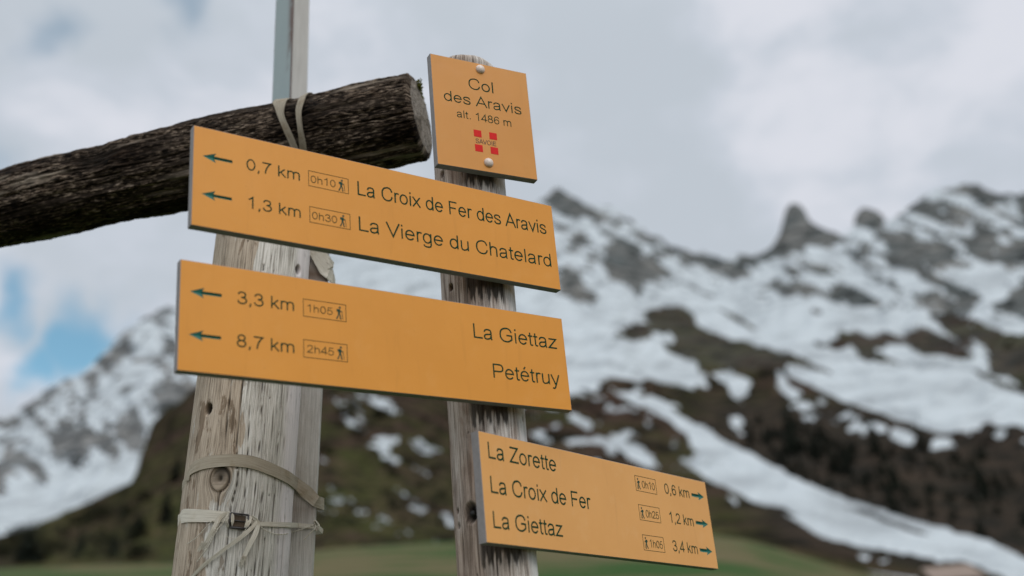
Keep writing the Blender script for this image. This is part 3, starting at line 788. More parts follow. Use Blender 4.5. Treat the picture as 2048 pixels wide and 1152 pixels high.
rpost, _ = timber("shaft", Q0, Q1, lambda z: PR, 280, 500, M_POST2, cracks=rcr[:14], holes=rh, groove=.0007, lump=.0016, seed=31, mildew_and_shade=drip_shade(spots, 33), cap1='dome', freq=75, zfine=1.6,
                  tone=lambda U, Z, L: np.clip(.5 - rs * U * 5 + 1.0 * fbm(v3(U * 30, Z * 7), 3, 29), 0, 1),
                  pale=lambda U, Z, L: np.clip((rs * U - .050) * 60, 0, 1))  # lit rim along the right side, painted into the post colour
rpost.parent = rp_root; rpost.matrix_parent_inverse = Matrix.Translation(-Vector(Q0))

# dark log laid across the left post
G_R = at(843, 232, 1.787); G_L = at(0, 425, 1.787 + .23 * .67)
g_ax = (G_R - G_L) / np.linalg.norm(G_R - G_L); g_len = np.linalg.norm(G_R - G_L)
G_0 = G_L - g_ax * 1.1
bow_h = .008
lknot_z = float((at(200, 375, 1.85) - G_0) @ g_ax)
lg_root = empty("log_beam", tuple(G_R))
tag(lg_root, "dark rough weathered log lying across the top of the thick post", "log")
lcr = []
rng = random.Random(25)
for k in range(130):
    lcr.append((rng.uniform(-.23, .23), (s0 := rng.uniform(.6, 2.0)), s0 + rng.uniform(.05, .45), rng.uniform(.0005, .002)))
TL = g_len + 1.1
log, _ = timber("log", G_0, G_R, lambda z:   .0772 + .0035 * math.sin(z * 4.2 + .8) + .0016 * math.sin(z * 17) + .0011 * math.sin(z * 31 + 1) + .003 * (z / TL) - .012 * max(0, (z - TL + .006) / .006), 280, 420, M_LOG, cracks=lcr, holes=[(-.02, lknot_z, .03, .55), (.035, lknot_z + .03, .02, .4)],
                groove=.0036, lump=.007, seed=47, freq=40, zfine=.95, warp=.004, coarse=.0035, cap_mat=M_LOGEND, front=(0, -1, 0),
                bow=lambda t: np.array([0, 0, bow_h * math.sin(max(0, (t - .35)) / .65 * math.pi)]),
                tone=lambda U, Z, L: np.clip(.35 + 2.2 * fbm(v3(U * 15, Z * 5), 4, 59), 0, 1),
                pale=lambda U, Z, L: np.clip((fbm(v3(U * 95, Z * 9), 4, 61) - .12) * 2.6, 0, .85) * np.clip(.25 + 2.4 * fbm(v3(U * 20, Z * 5), 3, 63), 0, 1))
log.parent = lg_root; log.matrix_parent_inverse = Matrix.Translation(-Vector(G_R))
# moss cushion on the upper edge of the sawn end
rng = random.Random(3)
mv, mf = [], []
for k in range(700):
    a = R_(rng.uniform(50, 100)); rr = .0745 + rng.uniform(-.012, .002)
    c = G_R - g_ax * rng.uniform(-.003, .016) + np.array([0, 1, 0]) * rr * math.cos(a) + np.array([0, 0, 1]) * rr * math.sin(a) + np.array([rng.gauss(0, .0012) for _ in range(3)])
    s = rng.uniform(.0012, .0024)
    st = len(mv)
    o3 = [np.array(v) * s for v in ((1, 0, 0), (-1, 0, 0), (0, 1, 0), (0, -1, 0), (0, 0, 1.2), (0, 0, -1))]
    mv += [c + v for v in o3]
    mf += [(st + a_, st + b_, st + c_) for a_, b_, c_ in ((0, 2, 4), (2, 1, 4), (1, 3, 4), (3, 0, 4), (2, 0, 5), (1, 2, 5), (3, 1, 5), (0, 3, 5))]
mo = mesh_obj("moss", mv, mf, M_MOSS, lg_root, True); mo.matrix_parent_inverse = Matrix.Translation(-Vector(G_R))


def box(name, sx, sy, sz, mat, bevel=.002, parent=None, seg=2, z0=0.0, sub=0):
    bm = bmesh.new()
    bmesh.ops.create_cube(bm, size=1)
    bmesh.ops.scale(bm, vec=(sx, sy, sz), verts=bm.verts)
    bmesh.ops.translate(bm, vec=(0, 0, sz / 2 + z0), verts=bm.verts)
    if bevel: bmesh.ops.bevel(bm, geom=bm.edges[:], offset=bevel, segments=seg, affect='EDGES', profile=.5)
    if sub:
        es = [e for e in bm.edges if abs(e.verts[0].co.z - e.verts[1].co.z) > sz * .5]
        bmesh.ops.subdivide_edges(bm, edges=es, cuts=sub, use_grid_fill=True)
    me = bpy.data.meshes.new(name); bm.to_mesh(me); bm.free(); me.materials.append(mat)
    o = bpy.data.objects.new(name, me); COL.objects.link(o)
    if parent: o.parent = parent
    return o


def axis_matrix(p, ax, fr):
    ax = np.array(ax); fr = np.array(fr, float); fr = fr - ax * (fr @ ax); fr /= np.linalg.norm(fr); x = np.cross(fr * -1, ax)
    return Matrix(((x[0], -fr[0], ax[0], p[0]), (x[1], -fr[1], ax[1], p[1]), (x[2], -fr[2], ax[2], p[2]), (0, 0, 0, 1)))


# steel pole behind the log
SA, SB = at(582, 205, 1.987), at(588.3, 0, 1.987)
s_ax = (SB - SA) / np.linalg.norm(SB - SA)
S0 = SA - s_ax * (SA[2] / s_ax[2])
pole = box("steel_pole", .05, .05, 4.4, M_POLE, .0018)
fr = np.array([-math.sin(R_(27)), -math.cos(R_(27)), 0])
mw = axis_matrix(S0, s_ax, fr)
# place the near corner (+x, -y) on the surveyed line
mw = mw @ Matrix.Diagonal((1.08, 1.08, 1, 1)); cor = mw.to_3x3() @ Vector((.025, -.025, 0))
mw.translation = Vector(S0) - cor
pole.matrix_world = mw
tag(pole, "square grey blue steel pole with a rusty edge rising behind the log", "pole")

# sawn batten strapped behind the post
BR0, BR1 = at(625, 1152, 1.852), at(655.5, 548, 1.852)
b_ax = (BR1 - BR0) / np.linalg.norm(BR1 - BR0)
B0 = BR0 - b_ax * (BR0[2] / b_ax[2])
bat = box("wooden_batten", .071, .0367, 2.42, M_BATTEN, .0025, sub=60)
mw = axis_matrix(B0, b_ax, (0.17, -1, 0)); mw.translation = Vector(B0) - mw.to_3x3() @ Vector((.0355, -.01835, 0))
bat.matrix_world = mw
co = np.array([v.co for v in bat.data.vertices])
vattr(bat, 'grain', np.stack([co[:, 0] + co[:, 1] * .7, co[:, 2], co[:, 1]], -1))
bz = lambda x, y: float((np.array(at(x, y, 1.852)) - B0) @ b_ax)
z_a, z_b = bz(620, 1010), bz(640, 550)
fattr(bat, 'tone', np.clip(np.exp(-((co[:, 2] - z_a) / .012) ** 2) * .7 + np.exp(-((co[:, 2] - z_b) / .03) ** 2), 0, 1))
for k in ('crack', 'knot', 'pale'): fattr(bat, k, 0 * co[:, 0])
tag(bat, "narrow grey sawn batten strapped upright to the right side of the thick post", "batten")

# ------------------------------------------------------------------ signs
def S(*pts, n=7, closed=False):
    """smooth stroke through points"""
    p = [np.array(q, float) for q in pts]; out = []
    m = len(p)
    for i in range(m if closed else m - 1):
        a, b, c, d = p[(i - 1) % m if closed else max(i - 1, 0)], p[i], p[(i + 1) % m], p[(i + 2) % m if closed else min(i + 2, m - 1)]
        for k in range(n):
            t = k / n
            out.append(.5 * (2 * b + (c - a) * t + (2 * a - 5 * b + 4 * c - d) * t * t + (3 * b - a - 3 * c + d) * t ** 3))
    out.append(p[0] if closed else p[-1])
    return [tuple(q) for q in out]


def E_(cx, cy, rx, ry, a0=0, a1=360, n=26):
    return [(cx + rx * math.cos(R_(a0 + (a1 - a0) * k / n)), cy + ry * math.sin(R_(a0 + (a1 - a0) * k / n))) for k in range(n + 1)]


def D_(x, y): return [(x - 4, y - 34), (x - 4, y + 34)]


GL = {
    'o': (556, [E_(278, 259, 205, 235)]), 'O': (778, [E_(389, 358, 305, 334)]), '0': (556, [E_(278, 358, 203, 334)]),
    'a': (556, [S((82, 365), (118, 445), (195, 490), (285, 494), (385, 468), (425, 390)) + [(425, 130)] + S((425, 130), (432, 50), (462, 0))[1:],
                S((425, 300), (350, 272), (240, 258), (130, 228), (80, 150), (105, 60), (195, 24), (310, 45), (395, 115), (425, 210))]),
    'C': (722, [S((640, 490), (590, 615), (485, 688), (372, 692), (215, 640), (110, 510), (85, 358), (110, 200), (210, 72), (365, 24), (500, 45), (600, 125), (650, 245))]),
    'r': (333, [[(105, 0), (105, 519)], S((105, 300), (130, 425), (190, 484), (250, 492), (325, 468))]),
    'i': (222, [[(111, 0), (111, 519)], [(111, 625), (111, 716)]]), 'l': (222, [[(111, 0), (111, 716)]]),
    'x': (500, [[(30, 0), (468, 519)], [(40, 519), (475, 0)]]),
    'd': (556, [E_(262, 259, 190, 235), [(455, 0), (455, 716)]]),
    'e': (556, [[(78, 270), (484, 270)] + E_(280, 259, 204, 235, 3, 325)[1:]]),
    'F': (611, [[(115, 0), (115, 676), (560, 676)], [(115, 355), (490, 355)]]),
    'E': (667, [[(610, 40), (115, 40), (115, 676), (590, 676)], [(115, 370), (560, 370)]]),
    's': (500, [S((425, 370), (375, 462), (250, 494), (120, 462), (82, 380), (125, 305), (255, 262), (390, 215), (435, 135), (385, 50), (250, 24), (110, 58), (65, 155))]),
    'A': (667, [[(20, 0), (334, 700), (648, 0)], [(125, 240), (540, 240)]]), 'v': (500, [[(30, 519), (250, 20), (470, 519)]]), 'V': (667, [[(20, 716), (334, 20), (648, 716)]]),
    'g': (556, [E_(262, 259, 188, 235), [(452, 519), (452, 20)] + S((452, 20), (440, -105), (375, -165), (250, -182), (130, -155), (85, -80))[1:]]),
    'u': (556, [[(102, 519), (102, 200)] + S((102, 200), (118, 85), (175, 30), (250, 25), (365, 60), (440, 160), (452, 240))[1:], [(452, 0), (452, 519)]]),
    't': (278, [[(25, 484), (258, 484)], [(130, 650), (130, 125)] + S((130, 125), (142, 55), (185, 30), (258, 36))[1:]]),
    'Z': (611, [[(60, 676), (555, 676), (55, 40), (580, 40)]]), 'z': (500, [[(50, 482), (440, 482), (45, 37), (468, 37)]]),
    'G': (778, [S((675, 500), (615, 620), (515, 685), (395, 692), (240, 650), (120, 535), (82, 358), (110, 185), (225, 62), (395, 24), (540, 58), (680, 150)) + [(680, 340), (410, 340)]]),
    'P': (667, [[(115, 0), (115, 676), (370, 676)] + S((370, 676), (510, 660), (590, 585), (605, 505), (585, 405), (500, 345), (370, 332))[1:] + [(115, 332)]]),
    'y': (500, [[(30, 519), (255, 10)], [(470, 519), (262, -30)] + S((262, -30), (215, -140), (155, -182), (70, -168))[1:]]),
    'S': (667, [S((570, 525), (515, 645), (330, 692), (155, 645), (98, 540), (155, 435), (330, 372), (505, 312), (590, 200), (525, 72), (340, 24), (140, 82), (70, 225))]),
    'I': (278, [[(139, 0), (139, 716)]]), 'L': (556, [[(115, 716), (115, 40), (530, 40)]]),
    'h': (556, [[(105, 0), (105, 716)], S((105, 290), (140, 425), (215, 482), (300, 494), (410, 455), (448, 350)) + [(448, 0)]]),
    'k': (500, [[(105, 0), (105, 716)], [(105, 190), (430, 519)], [(215, 300), (475, 0)]]),
    'm': (833, [[(105, 0), (105, 519)], S((105, 300), (135, 430), (195, 484), (265, 494), (375, 455), (415, 350)) + [(415, 0)], S((415, 300), (445, 430), (510, 484), (590, 494), (695, 455), (728, 350)) + [(728, 0)]]),
    '1': (556, [[(115, 560), (215, 605), (330, 716), (330, 0)]]),
    '2': (556, [S((78, 520), (120, 640), (275, 690), (420, 640), (465, 515), (405, 390), (255, 235), (130, 125), (65, 40)) + [(500, 40)]]),
    '3': (556, [S((80, 545), (135, 652), (260, 692), (395, 648), (440, 535), (385, 420), (230, 382)), S((230, 382), (420, 340), (485, 208), (425, 78), (270, 24), (120, 70), (65, 195))]),
    '4': (556, [[(390, 0), (390, 690), (45, 190), (525, 190)]]),
    '5': (556, [[(470, 676), (165, 676), (105, 320)] + S((105, 320), (185, 415), (290, 440), (430, 385), (485, 238), (425, 78), (270, 24), (120, 72), (65, 190))[1:]]),
    '6': (556, [S((470, 545), (420, 652), (290, 692), (160, 620), (92, 460), (85, 280), (110, 125), (195, 42), (285, 24), (420, 82), (478, 230), (420, 372), (295, 425), (175, 380), (90, 270))]),
    '7': (556, [[(50, 676), (490, 676)] + S((490, 676), (350, 480), (255, 250), (215, 0))[1:]]),
    '8': (556, [E_(278, 532, 165, 160), E_(278, 200, 203, 176)]),
    ',': (278, [[(139, 80), (139, 10), (100, -120)]]), '.': (278, [[(139, 0), (139, 80)]]), ' ': (278, []),
}
GL['é'] = (556, GL['e'][1] + [[(245, 600), (335, 720)]])


def stroke(vs, fs, pts, hw, y0, hgt):
    """engraver's line: flat-topped ridge with sloped flanks along a polyline in the sign's (x, z) plane"""
    p = [np.array(q) for q in pts]
    q = [p[0]]
    for a in p[1:]:
        if np.linalg.norm(a - q[-1]) > 1e-6: q.append(a)
    p = q; n = len(p)
    closed = n > 3 and np.linalg.norm(p[0] - p[-1]) < 1e-5
    st = len(vs)
    for i in range(n):
        a = p[i - 1] if i else (p[n - 2] if closed else None); b = p[i + 1] if i < n - 1 else (p[1] if closed else None)
        d1 = (p[i] - a) / np.linalg.norm(p[i] - a) if a is not None else None
        d2 = (b - p[i]) / np.linalg.norm(b - p[i]) if b is not None else None
        d1 = d2 if d1 is None else d1; d2 = d1 if d2 is None else d2
        t = d1 + d2; ln = np.linalg.norm(t); t = t / ln if ln > 1e-6 else d1
        nn = np.array([-t[1], t[0]]); k = hw / max(.35, nn @ np.array([-d1[1], d1[0]]))
        for off, dep in ((-1, 0), (-.7, 1), (.7, 1), (1, 0)):
            c = p[i] + nn * k * off
            vs.append((c[0], y0 - hgt * dep + (.0002 if dep == 0 else 0), c[1]))
    for i in range(n - 1):
        a = st + 4 * i
        for k in range(3): fs.append((a + k, a + k + 1, a + 5 + k, a + 4 + k))
    if not closed:
        fs.append((st, st + 1, st + 2, st + 3)); e = st + 4 * (n - 1); fs.append((e + 3, e + 2, e + 1, e))


def line_mesh(name, text, x0, x1, z, cap, parent, weight=.075, mat=None, gap=1.0, align=None):
    """one line of lettering between x0 and x1 (mm), base line z, capital height cap"""
    s = cap / 716.0
    adv = sum(GL[c][0] for c in text)
    # ink extent
    x = 0; lo, hi = 1e9, -1e9
    for c in text:
        for st in GL[c][1]:
            for q in st: lo = min(lo, x + q[0]); hi = max(hi, x + q[0])
        x += GL[c][0]
    kx = (x1 - x0) / (hi - lo)
    vs, fs = [], []; x = 0; hw = weight * 1.09 * cap / 2 / 1000
    k = 0
    for c in text:
        for st in GL[c][1]:
            k += 1
            pts = [((x0 + (x + q[0] - lo) * kx) / 1000, (z + q[1] * s) / 1000) for q in st]
            stroke(vs, fs, pts, hw, 0.0, .00028 + .00003 * (k % 5))
        x += GL[c][0]
    return mesh_obj(name, vs, fs, mat or M_INK, parent)


def arrow_outline(xt, xh, z, tip_left, L=42.0, hh=7.4, sh=2.3, head=19.0):
    s = 1 if tip_left else -1     # xt = tip x
    e = xt + s * L; b = xt + s * head; nb = xt + s * (head - 2.6)
    return [(xt, z), (b, z + hh), (nb, z + sh), (e, z + sh), (e, z - sh), (nb, z - sh), (b, z - hh)], (e, b, nb, s)


def sign_board(theta, a, b, z0, H, arrows=(), T=.0135, mat=None):
    base = np.array([PX, PY, 0]) + np.array([math.sin(theta), -math.cos(theta), 0]) * .072
    root = empty("trail_sign", (base[0], base[1], 1.5 + z0 / 1000), theta)
    c = .7
    outer = [(a, 0), (b, 0), (b, H), (a, H)]; inner = [(a + c, c), (b - c, c), (b - c, H - c), (a + c, H - c)]
    loops = [[Vector((x / 1000, z / 1000, 0)) for x, z in inner]]
    for pts, _ in arrows: loops.append([Vector((x / 1000, z / 1000, 0)) for x, z in pts])
    tri = tessellate_polygon(loops)
    flat = [v for l in loops for v in l]
    vs = [(v.x, 0, v.y) for v in flat]; fs = []; fm = []
    for t in tri:
        p, q, r = (Vector((flat[i].x, 0, flat[i].y)) for i in t)
        t = t if (q - p).cross(r - p).y < 0 else t[::-1]
        fs.append(t); fm.append(0)
    o0 = len(vs); vs += [(x / 1000, c / 1000, z / 1000) for x, z in outer]
    o1 = len(vs); vs += [(x / 1000, T, z / 1000) for x, z in outer]
    for i in range(4):
        j = (i + 1) % 4
        fs.append((i, o0 + i, o0 + j, j)); fm.append(1)
        fs.append((o0 + i, o1 + i, o1 + j, o0 + j)); fm.append(1)
    fs.append((o1 + 3, o1 + 2, o1 + 1, o1)); fm.append(0)
    bm = bmesh.new(); 
    p = mesh_obj("panel", vs, fs, [mat or M_PANEL, M_CORE], root, False, fm)
    bm.from_mesh(p.data); bmesh.ops.recalc_face_normals(bm, faces=bm.faces) if not arrows else None
    bm.to_mesh(p.data); bm.free()
    for pts, (e, bb, nb, s) in arrows:
        d = .0022; z = pts[0][1]
        v = [(x / 1000, .00005, zz / 1000) for x, zz in pts] + [(e / 1000, d, z / 1000), (nb / 1000, d, z / 1000)]
        # 0 tip 1 head-up 2 notch-up 3 tail-up 4 tail-down 5 notch-down 6 head-down 7 tail-mid 8 notch-mid
        f = [(0, 1, 8), (1, 2, 8), (2, 3, 7, 8), (3, 4, 7), (4, 5, 8, 7), (5, 6, 8), (6, 0, 8)]
        mesh_obj("arrow", v, f, M_TEAL, root)
    return root


def time_box(x0, x1, z0, z1, text, tx0, tx1, tz, cap, man_x, mirror, parent):
    vs, fs = [], []
    lp = [(x0, z0), (x1, z0), (x1, z1), (x0, z1), (x0, z0)]
    stroke(vs, fs, [(x / 1000, z / 1000) for x, z in lp], .00042, 0, .0003)
    fr_ = mesh_obj("time_box", vs, fs, M_INK, parent)
    line_mesh("lettering", text, tx0, tx1, tz, cap, fr_, .10)
    # walker with pack and stick
    vs, fs = [], []
    k = 1 if not mirror else -1
    H = 19.0; zb = (z0 + z1) / 2 - H / 2 - .3
    def q(x, z): return ((man_x + k * x) / 1000, (zb + z) / 1000)
    stroke(vs, fs, [q(*p) for p in E_(1.2, 17.2, .85, .85, 0, 360, 10)], .0009, 0, .00030)
    stroke(vs, fs, [q(0.2, 14.6), q(-.2, 11.5), q(-.1, 9.0)], .0019, 0, .00034)          # trunk
    stroke(vs, fs, [q(-2.6, 14.4), q(-2.9, 11.0)], .0011, 0, .00036)                        # pack
    stroke(vs, fs, [q(-.1, 9.2), q(1.6, 5.2), q(1.9, .6), q(3.2, .3)], .00095, 0, .00032)   # leg forward
    stroke(vs, fs, [q(-.4, 9.2), q(-1.2, 5.0), q(-3.6, .8), q(-2.6, .2)], .00095, 0, .00038)
    stroke(vs, fs, [q(.6, 13.8), q(2.6, 11.2), q(4.4, 11.6)], .0007, 0, .00040)            # arm
    stroke(vs, fs, [q(4.2, 12.4), q(5.4, .2)], .00035, 0, .00030)                          # stick
    mesh_obj("walker_symbol", vs, fs, M_TEAL_INK, fr_)
    return fr_


M_TEAL_INK = simple("teal_ink", (.006, .050, .038), .7, .15, .3, 400)

# top plate
s1 = sign_board(R_(28.451), -56.0, 122.7, 851.7, 208.5, mat=M_PANEL_TOP)
tag(s1, "small upright yellow plate topmost on the post, reading Col des Aravis over a red crest", "sign")
line_mesh("lettering", "Col", 11.5, 54.5, 153.8, 21.5, s1, .112)
line_mesh("lettering", "des Aravis", -35.5, 104.5, 122.0, 19.6, s1, .112)
line_mesh("lettering", "alt. 1486 m", -14.8, 82.8, 94.2, 14.2, s1, .112)
crest = empty("crest", (0, 0, 0)); crest.parent = s1
for cx, cz in ((12.4, 62.9), (40.5, 62.9), (12.6, 35.5), (40.5, 35.5)):
    vs = [(x / 1000, y, z / 1000) for y in (.0001, -.0003) for x, z in ((cx, cz), (cx + 13.6, cz), (cx + 13.6, cz + 12.8), (cx, cz + 12.8))]
    mesh_obj("red_square", vs, [(4, 5, 6, 7), (0, 1, 5, 4), (1, 2, 6, 5), (2, 3, 7, 6), (3, 0, 4, 7)], M_RED, crest)
line_mesh("lettering", "SAVOIE", 15.0, 51.6, 51.0, 8.4, crest, .11, M_BLACK)
for z in (196.8, 17.2):
    vs, fs = [], []
    K = 24; prof = [(8.2, 0), (8.1, -1.2), (7.4, -2.8), (5.9, -4.2), (3.7, -5.2), (1.5, -5.6)]
    for r, y in prof:
        for k in range(K): vs.append(((34.5 + r * math.cos(2 * math.pi * k / K)) / 1000, y / 1000, (z + r * math.sin(2 * math.pi * k / K)) / 1000))
    for i in range(len(prof) - 1):
        for k in range(K): fs.append((i * K + k, i * K + (k + 1) % K, (i + 1) * K + (k + 1) % K, (i + 1) * K + k))
    fs.append(tuple((len(prof) - 1) * K + k for k in range(K)))
    mesh_obj("screw_cap", vs, fs, M_SCREW, s1, True)

# upper long board
ar = [arrow_outline(-441.3, 0, z, True) for z in (107.4, 49.3)]
s2 = sign_board(R_(35.245), -454.3, 146.9, 665.2, 152.2, ar)
tag(s2, "long yellow arrow board under the small plate, reading La Croix de Fer des Aravis", "sign")
line_mesh("lettering", "0,7 km", -378.2, -301.0, 100.2, 17.4, s2, .122)
line_mesh("lettering", "1,3 km", -375.5, -300.4, 41.0, 17.2, s2, .122)
time_box(-286.6, -224.2, 95.2, 119.6, "0h10", -282.8, -245.2, 101.2, 11.6, -235.5, False, s2)
time_box(-285.7, -223.2, 37.2, 61.8, "0h30", -281.6, -244.2, 43.0, 11.5, -235.0, False, s2)
line_mesh("lettering", "La Croix de Fer des Aravis", -208.2, 129.3, 96.7, 23.2, s2, .112)
line_mesh("lettering", "La Vierge du Chatelard", -208.0, 132.0, 38.4, 23.2, s2, .112)

# middle long board
ar = [arrow_outline(-452.0, 0, z, True) for z in (108.7, 49.5)]
s3 = sign_board(R_(34.914), -465.2, 141.7, 462.9, 151.85, ar)
tag(s3, "long yellow arrow board third from the top, reading La Giettaz and Petétruy", "sign")
line_mesh("lettering", "3,3 km", -388.0, -310.8, 101.0, 17.4, s3, .122)
line_mesh("lettering", "8,7 km", -388.2, -311.0, 40.6, 17.2, s3, .122)
time_box(-296.3, -233.2, 95.8, 121.0, "1h05", -290.2, -253.8, 103.2, 10.6, -243.5, False, s3)
time_box(-296.7, -233.0, 36.9, 61.8, "2h45", -291.2, -253.4, 43.8, 11.0, -243.5, False, s3)
line_mesh("lettering", "La Giettaz", -24.5, 125.8, 98.4, 23.2, s3, .112)
line_mesh("lettering", "Petétruy", 4.5, 123.5, 38.9, 22.6, s3, .112)

# lowest board, pointing right
ar = [arrow_outline(554.0, 0, z, False, L=43.5, hh=7.8, sh=3.0, head=21.0) for z in (128.0, 78.3, 30.0)]
s4 = sign_board(R_(52.324), -66.3, 566.6, 255.6, 157.4, ar, mat=M_PANEL_SHEEN)
tag(s4, "lowest yellow board pointing right, beginning with La Zorette, its arrows at the right end", "sign")
line_mesh("lettering", "La Zorette", -46.2, 109.4, 120.0, 24.0, s4, .122)
line_mesh("lettering", "La Croix de Fer", -46.8, 191.2, 70.4, 24.0, s4, .122)
line_mesh("lettering", "La Giettaz", -47.2, 109.6, 21.4, 23.5, s4, .122)
for (zb, zt, tz, txt, km, kz_, kx0) in ((115.8, 141.2, 122.0, "0h10", "0,6 km", 120.6, 421.0), (66.9, 92.2, 72.7, "0h25", "1,2 km", 70.7, 424.0), (17.6, 42.4, 23.3, "1h05", "3,4 km", 22.3, 421.5)):
    time_box(329.2, 392.8, zb, zt, txt, 349.5, 387.7, tz, 12.4, 338.5, True, s4)
    line_mesh("lettering", km, kx0, 501.2, kz_, 17.8, s4, .125)

# ------------------------------------------------------------------ straps
def ribbon(vs, fs, gr, pts, wdirs, widths, thick, nw=5):
    """flat band along pts; wdirs give the band's width direction"""
    pts = [np.array(p, float) for p in pts]; n = len(pts); st = len(vs); run = 0
    cols = nw * 2
    for i in range(n):
        t = pts[min(i + 1, n - 1)] - pts[max(i - 1, 0)]; t = t / np.linalg.norm(t)
        w = np.array(wdirs[i], float); w = w - t * (w @ t); w /= np.linalg.norm(w); nn = np.cross(t, w)
        if i: run += np.linalg.norm(pts[i] - pts[i - 1])
        for side in (1, -1):
            for k in range(nw):
                f = (k / (nw - 1) - .5) * side
                vs.append(pts[i] + w * widths[i] * f + nn * side * thick / 2); gr.append((widths[i] * f + .02 * side, run, 0))
    for i in range(n - 1):
        a, b = st + i * cols, st + (i + 1) * cols
        for k in range(cols): fs.append((a + k, a + (k + 1) % cols, b + (k + 1) % cols, b + k))
    fs.append(tuple(st + k for k in range(cols))[::-1]); fs.append(tuple(st + (n - 1) * cols + k for k in range(cols)))


def strap_obj(name, builds, parent=None, mat=None):
    vs, fs, gr = [], [], []
    for b in builds: ribbon(vs, fs, gr, *b)
    o = mesh_obj(name, vs, fs, mat or M_STRAP, parent, False)
    vattr(o, 'grain', gr)
    return o


def resample(pts, n):
    c = np.array(S(*pts, n=10)) if len(pts) > 2 else np.array(pts, float)
    d = np.concatenate([[0], np.cumsum(np.linalg.norm(np.diff(c, axis=0), axis=1))]); s = np.linspace(0, d[-1], n)
    return np.stack([np.interp(s, d, c[:, k]) for k in range(c.shape[1])], -1)


def post_band(top, bot, off=.0026, n=40, tail=None):
    """band whose visible edges pass the given bearings on the post; returns centre points, width directions, widths"""
    a = [on_post(*q, off) for q in resample(top, n)]; b = [on_post(*q, off) for q in resample(bot, n)]
    c = [(p + q) / 2 for p, q in zip(a, b)]
    return c, [p - q for p, q in zip(a, b)], [float(np.linalg.norm(p - q)) for p, q in zip(a, b)]


def z7(*pts): return [(x / 2.797 + 340, y / 2.797 + 740) for x, y in pts]


def around_back(c_end, c_start, w_end, w_start, steps=14, rmul=1.012, extra=None):
    """carry a band round the hidden side of the post from c_end back to c_start"""
    def uvz(p):
        q = p - L0; z = q @ l_ax; v = q - l_ax * z
        return math.atan2(v @ l_sd, v @ l_fr), z, np.linalg.norm(v)
    a0, z0, r0 = uvz(c_end); a1, z1, r1 = uvz(c_start)
    if sgn > 0 and a1 < a0: a1 += 2 * math.pi
    if sgn < 0 and a1 > a0: a1 -= 2 * math.pi
    out = []
    for k in range(1, steps + 1):
        t = k / steps; a = a0 + (a1 - a0) * t; z = z0 + (z1 - z0) * t; r = lrad(z) * rmul + max(r0 - lrad(z) * rmul, 0) * (1 - t) ** 3
        if extra: r = r + extra(t)
        out.append(L0 + l_ax * z + r * (math.cos(a) * l_fr + math.sin(a) * l_sd))
    return out


bat_fr = np.array([0, -1.0, 0]) * .0025


BN = np.array([.17, -1, 0]); BN -= b_ax * (BN @ b_ax); BN /= np.linalg.norm(BN)


def at_batten(x, y):
    d = bearing(x, y); return EYE + d * (((B0 + BN * .0028 - EYE) @ BN) / (d @ BN))


# upper band: over the post and slanting down across the batten
ct, wt, ww = post_band(z7((97, 598), (122, 526), (200, 486), (330, 472), (450, 481), (560, 520), (655, 563), (690, 586)), z7((97, 640), (112, 592), (180, 556), (320, 538), (450, 549), (560, 586), (655, 632), (690, 660)))
e1, e2 = z7((712, 603), (765, 648), (822, 702)), z7((712, 678), (765, 722), (814, 768))
for p, q in zip(e1, e2):
    A_, B_ = at_batten(*p), at_batten(*q); ct.append((A_ + B_) / 2); wt.append(A_ - B_); ww.append(float(np.linalg.norm(A_ - B_)))
corner = ct[-1] + np.array([.004, .012, 0]); ct.append(corner); wt.append(wt[-1]); ww.append(ww[-1])
corner2 = corner + np.array([.0, .034, .004]); ct.append(corner2); wt.append(np.array([0, 0, 1.])); ww.append(ww[-1])
bk = around_back(ct[-1], ct[0], None, None, 14)
ct += bk; wt += [np.array([0, 0, 1.])] * len(bk); ww += [ww[0] * 1.0 if ww[0] > .012 else .016] * len(bk)
ub = strap_obj("webbing_strap", [(ct, wt, ww, .0016)], None, M_STRAP_OLD)
tag(ub, "beige webbing strap sloping round the thick post just above its knot and over the batten", "strap", "worn straps binding the thick post")

# lower band with buckle and frayed ends
lb_root = empty("buckled_strap", tuple(on_post(475, 1043)))
inv = Matrix.Translation(-Vector(lb_root.location))
tag(lb_root, "flat beige strap below the knot, tied with a dark buckle and frayed ends", "strap", "worn straps binding the thick post")
c1, w1, q1 = post_band(z7((62, 800), (80, 782), (200, 783), (330, 795)), z7((60, 858), (80, 850), (200, 850), (330, 848)), n=24)
c2, w2, q2 = post_band(z7((440, 812), (492, 846), (560, 849), (664, 853)), z7((440, 858), (492, 872), (560, 876), (660, 880)), n=20)
for p, q in zip(z7((720, 856), (805, 864)), z7((715, 882), (800, 890))):
    A_, B_ = at_batten(*p), at_batten(*q); c2.append((A_ + B_) / 2); w2.append(A_ - B_); q2.append(float(np.linalg.norm(A_ - B_)))
c2.append(c2[-1] + np.array([.006, .014, 0])); w2.append(w2[-1]); q2.append(q2[-1])
c2.append(c2[-1] + np.array([0, .034, 0])); w2.append(w2[-1]); q2.append(q2[-1])
bk = around_back(c2[-1], c1[0], None, None, 14)
c2 += bk; w2 += [np.array([0, 0, 1.])] * len(bk); q2 += list(np.linspace(q2[-1], q1[0], len(bk)))
bd = strap_obj("band", [(c1, w1, q1, .0016), (c2, w2, q2, .0016)], lb_root); bd.matrix_parent_inverse = inv


def on_px(pts, off): return [on_post(*q, off) for q in z7(*pts)]


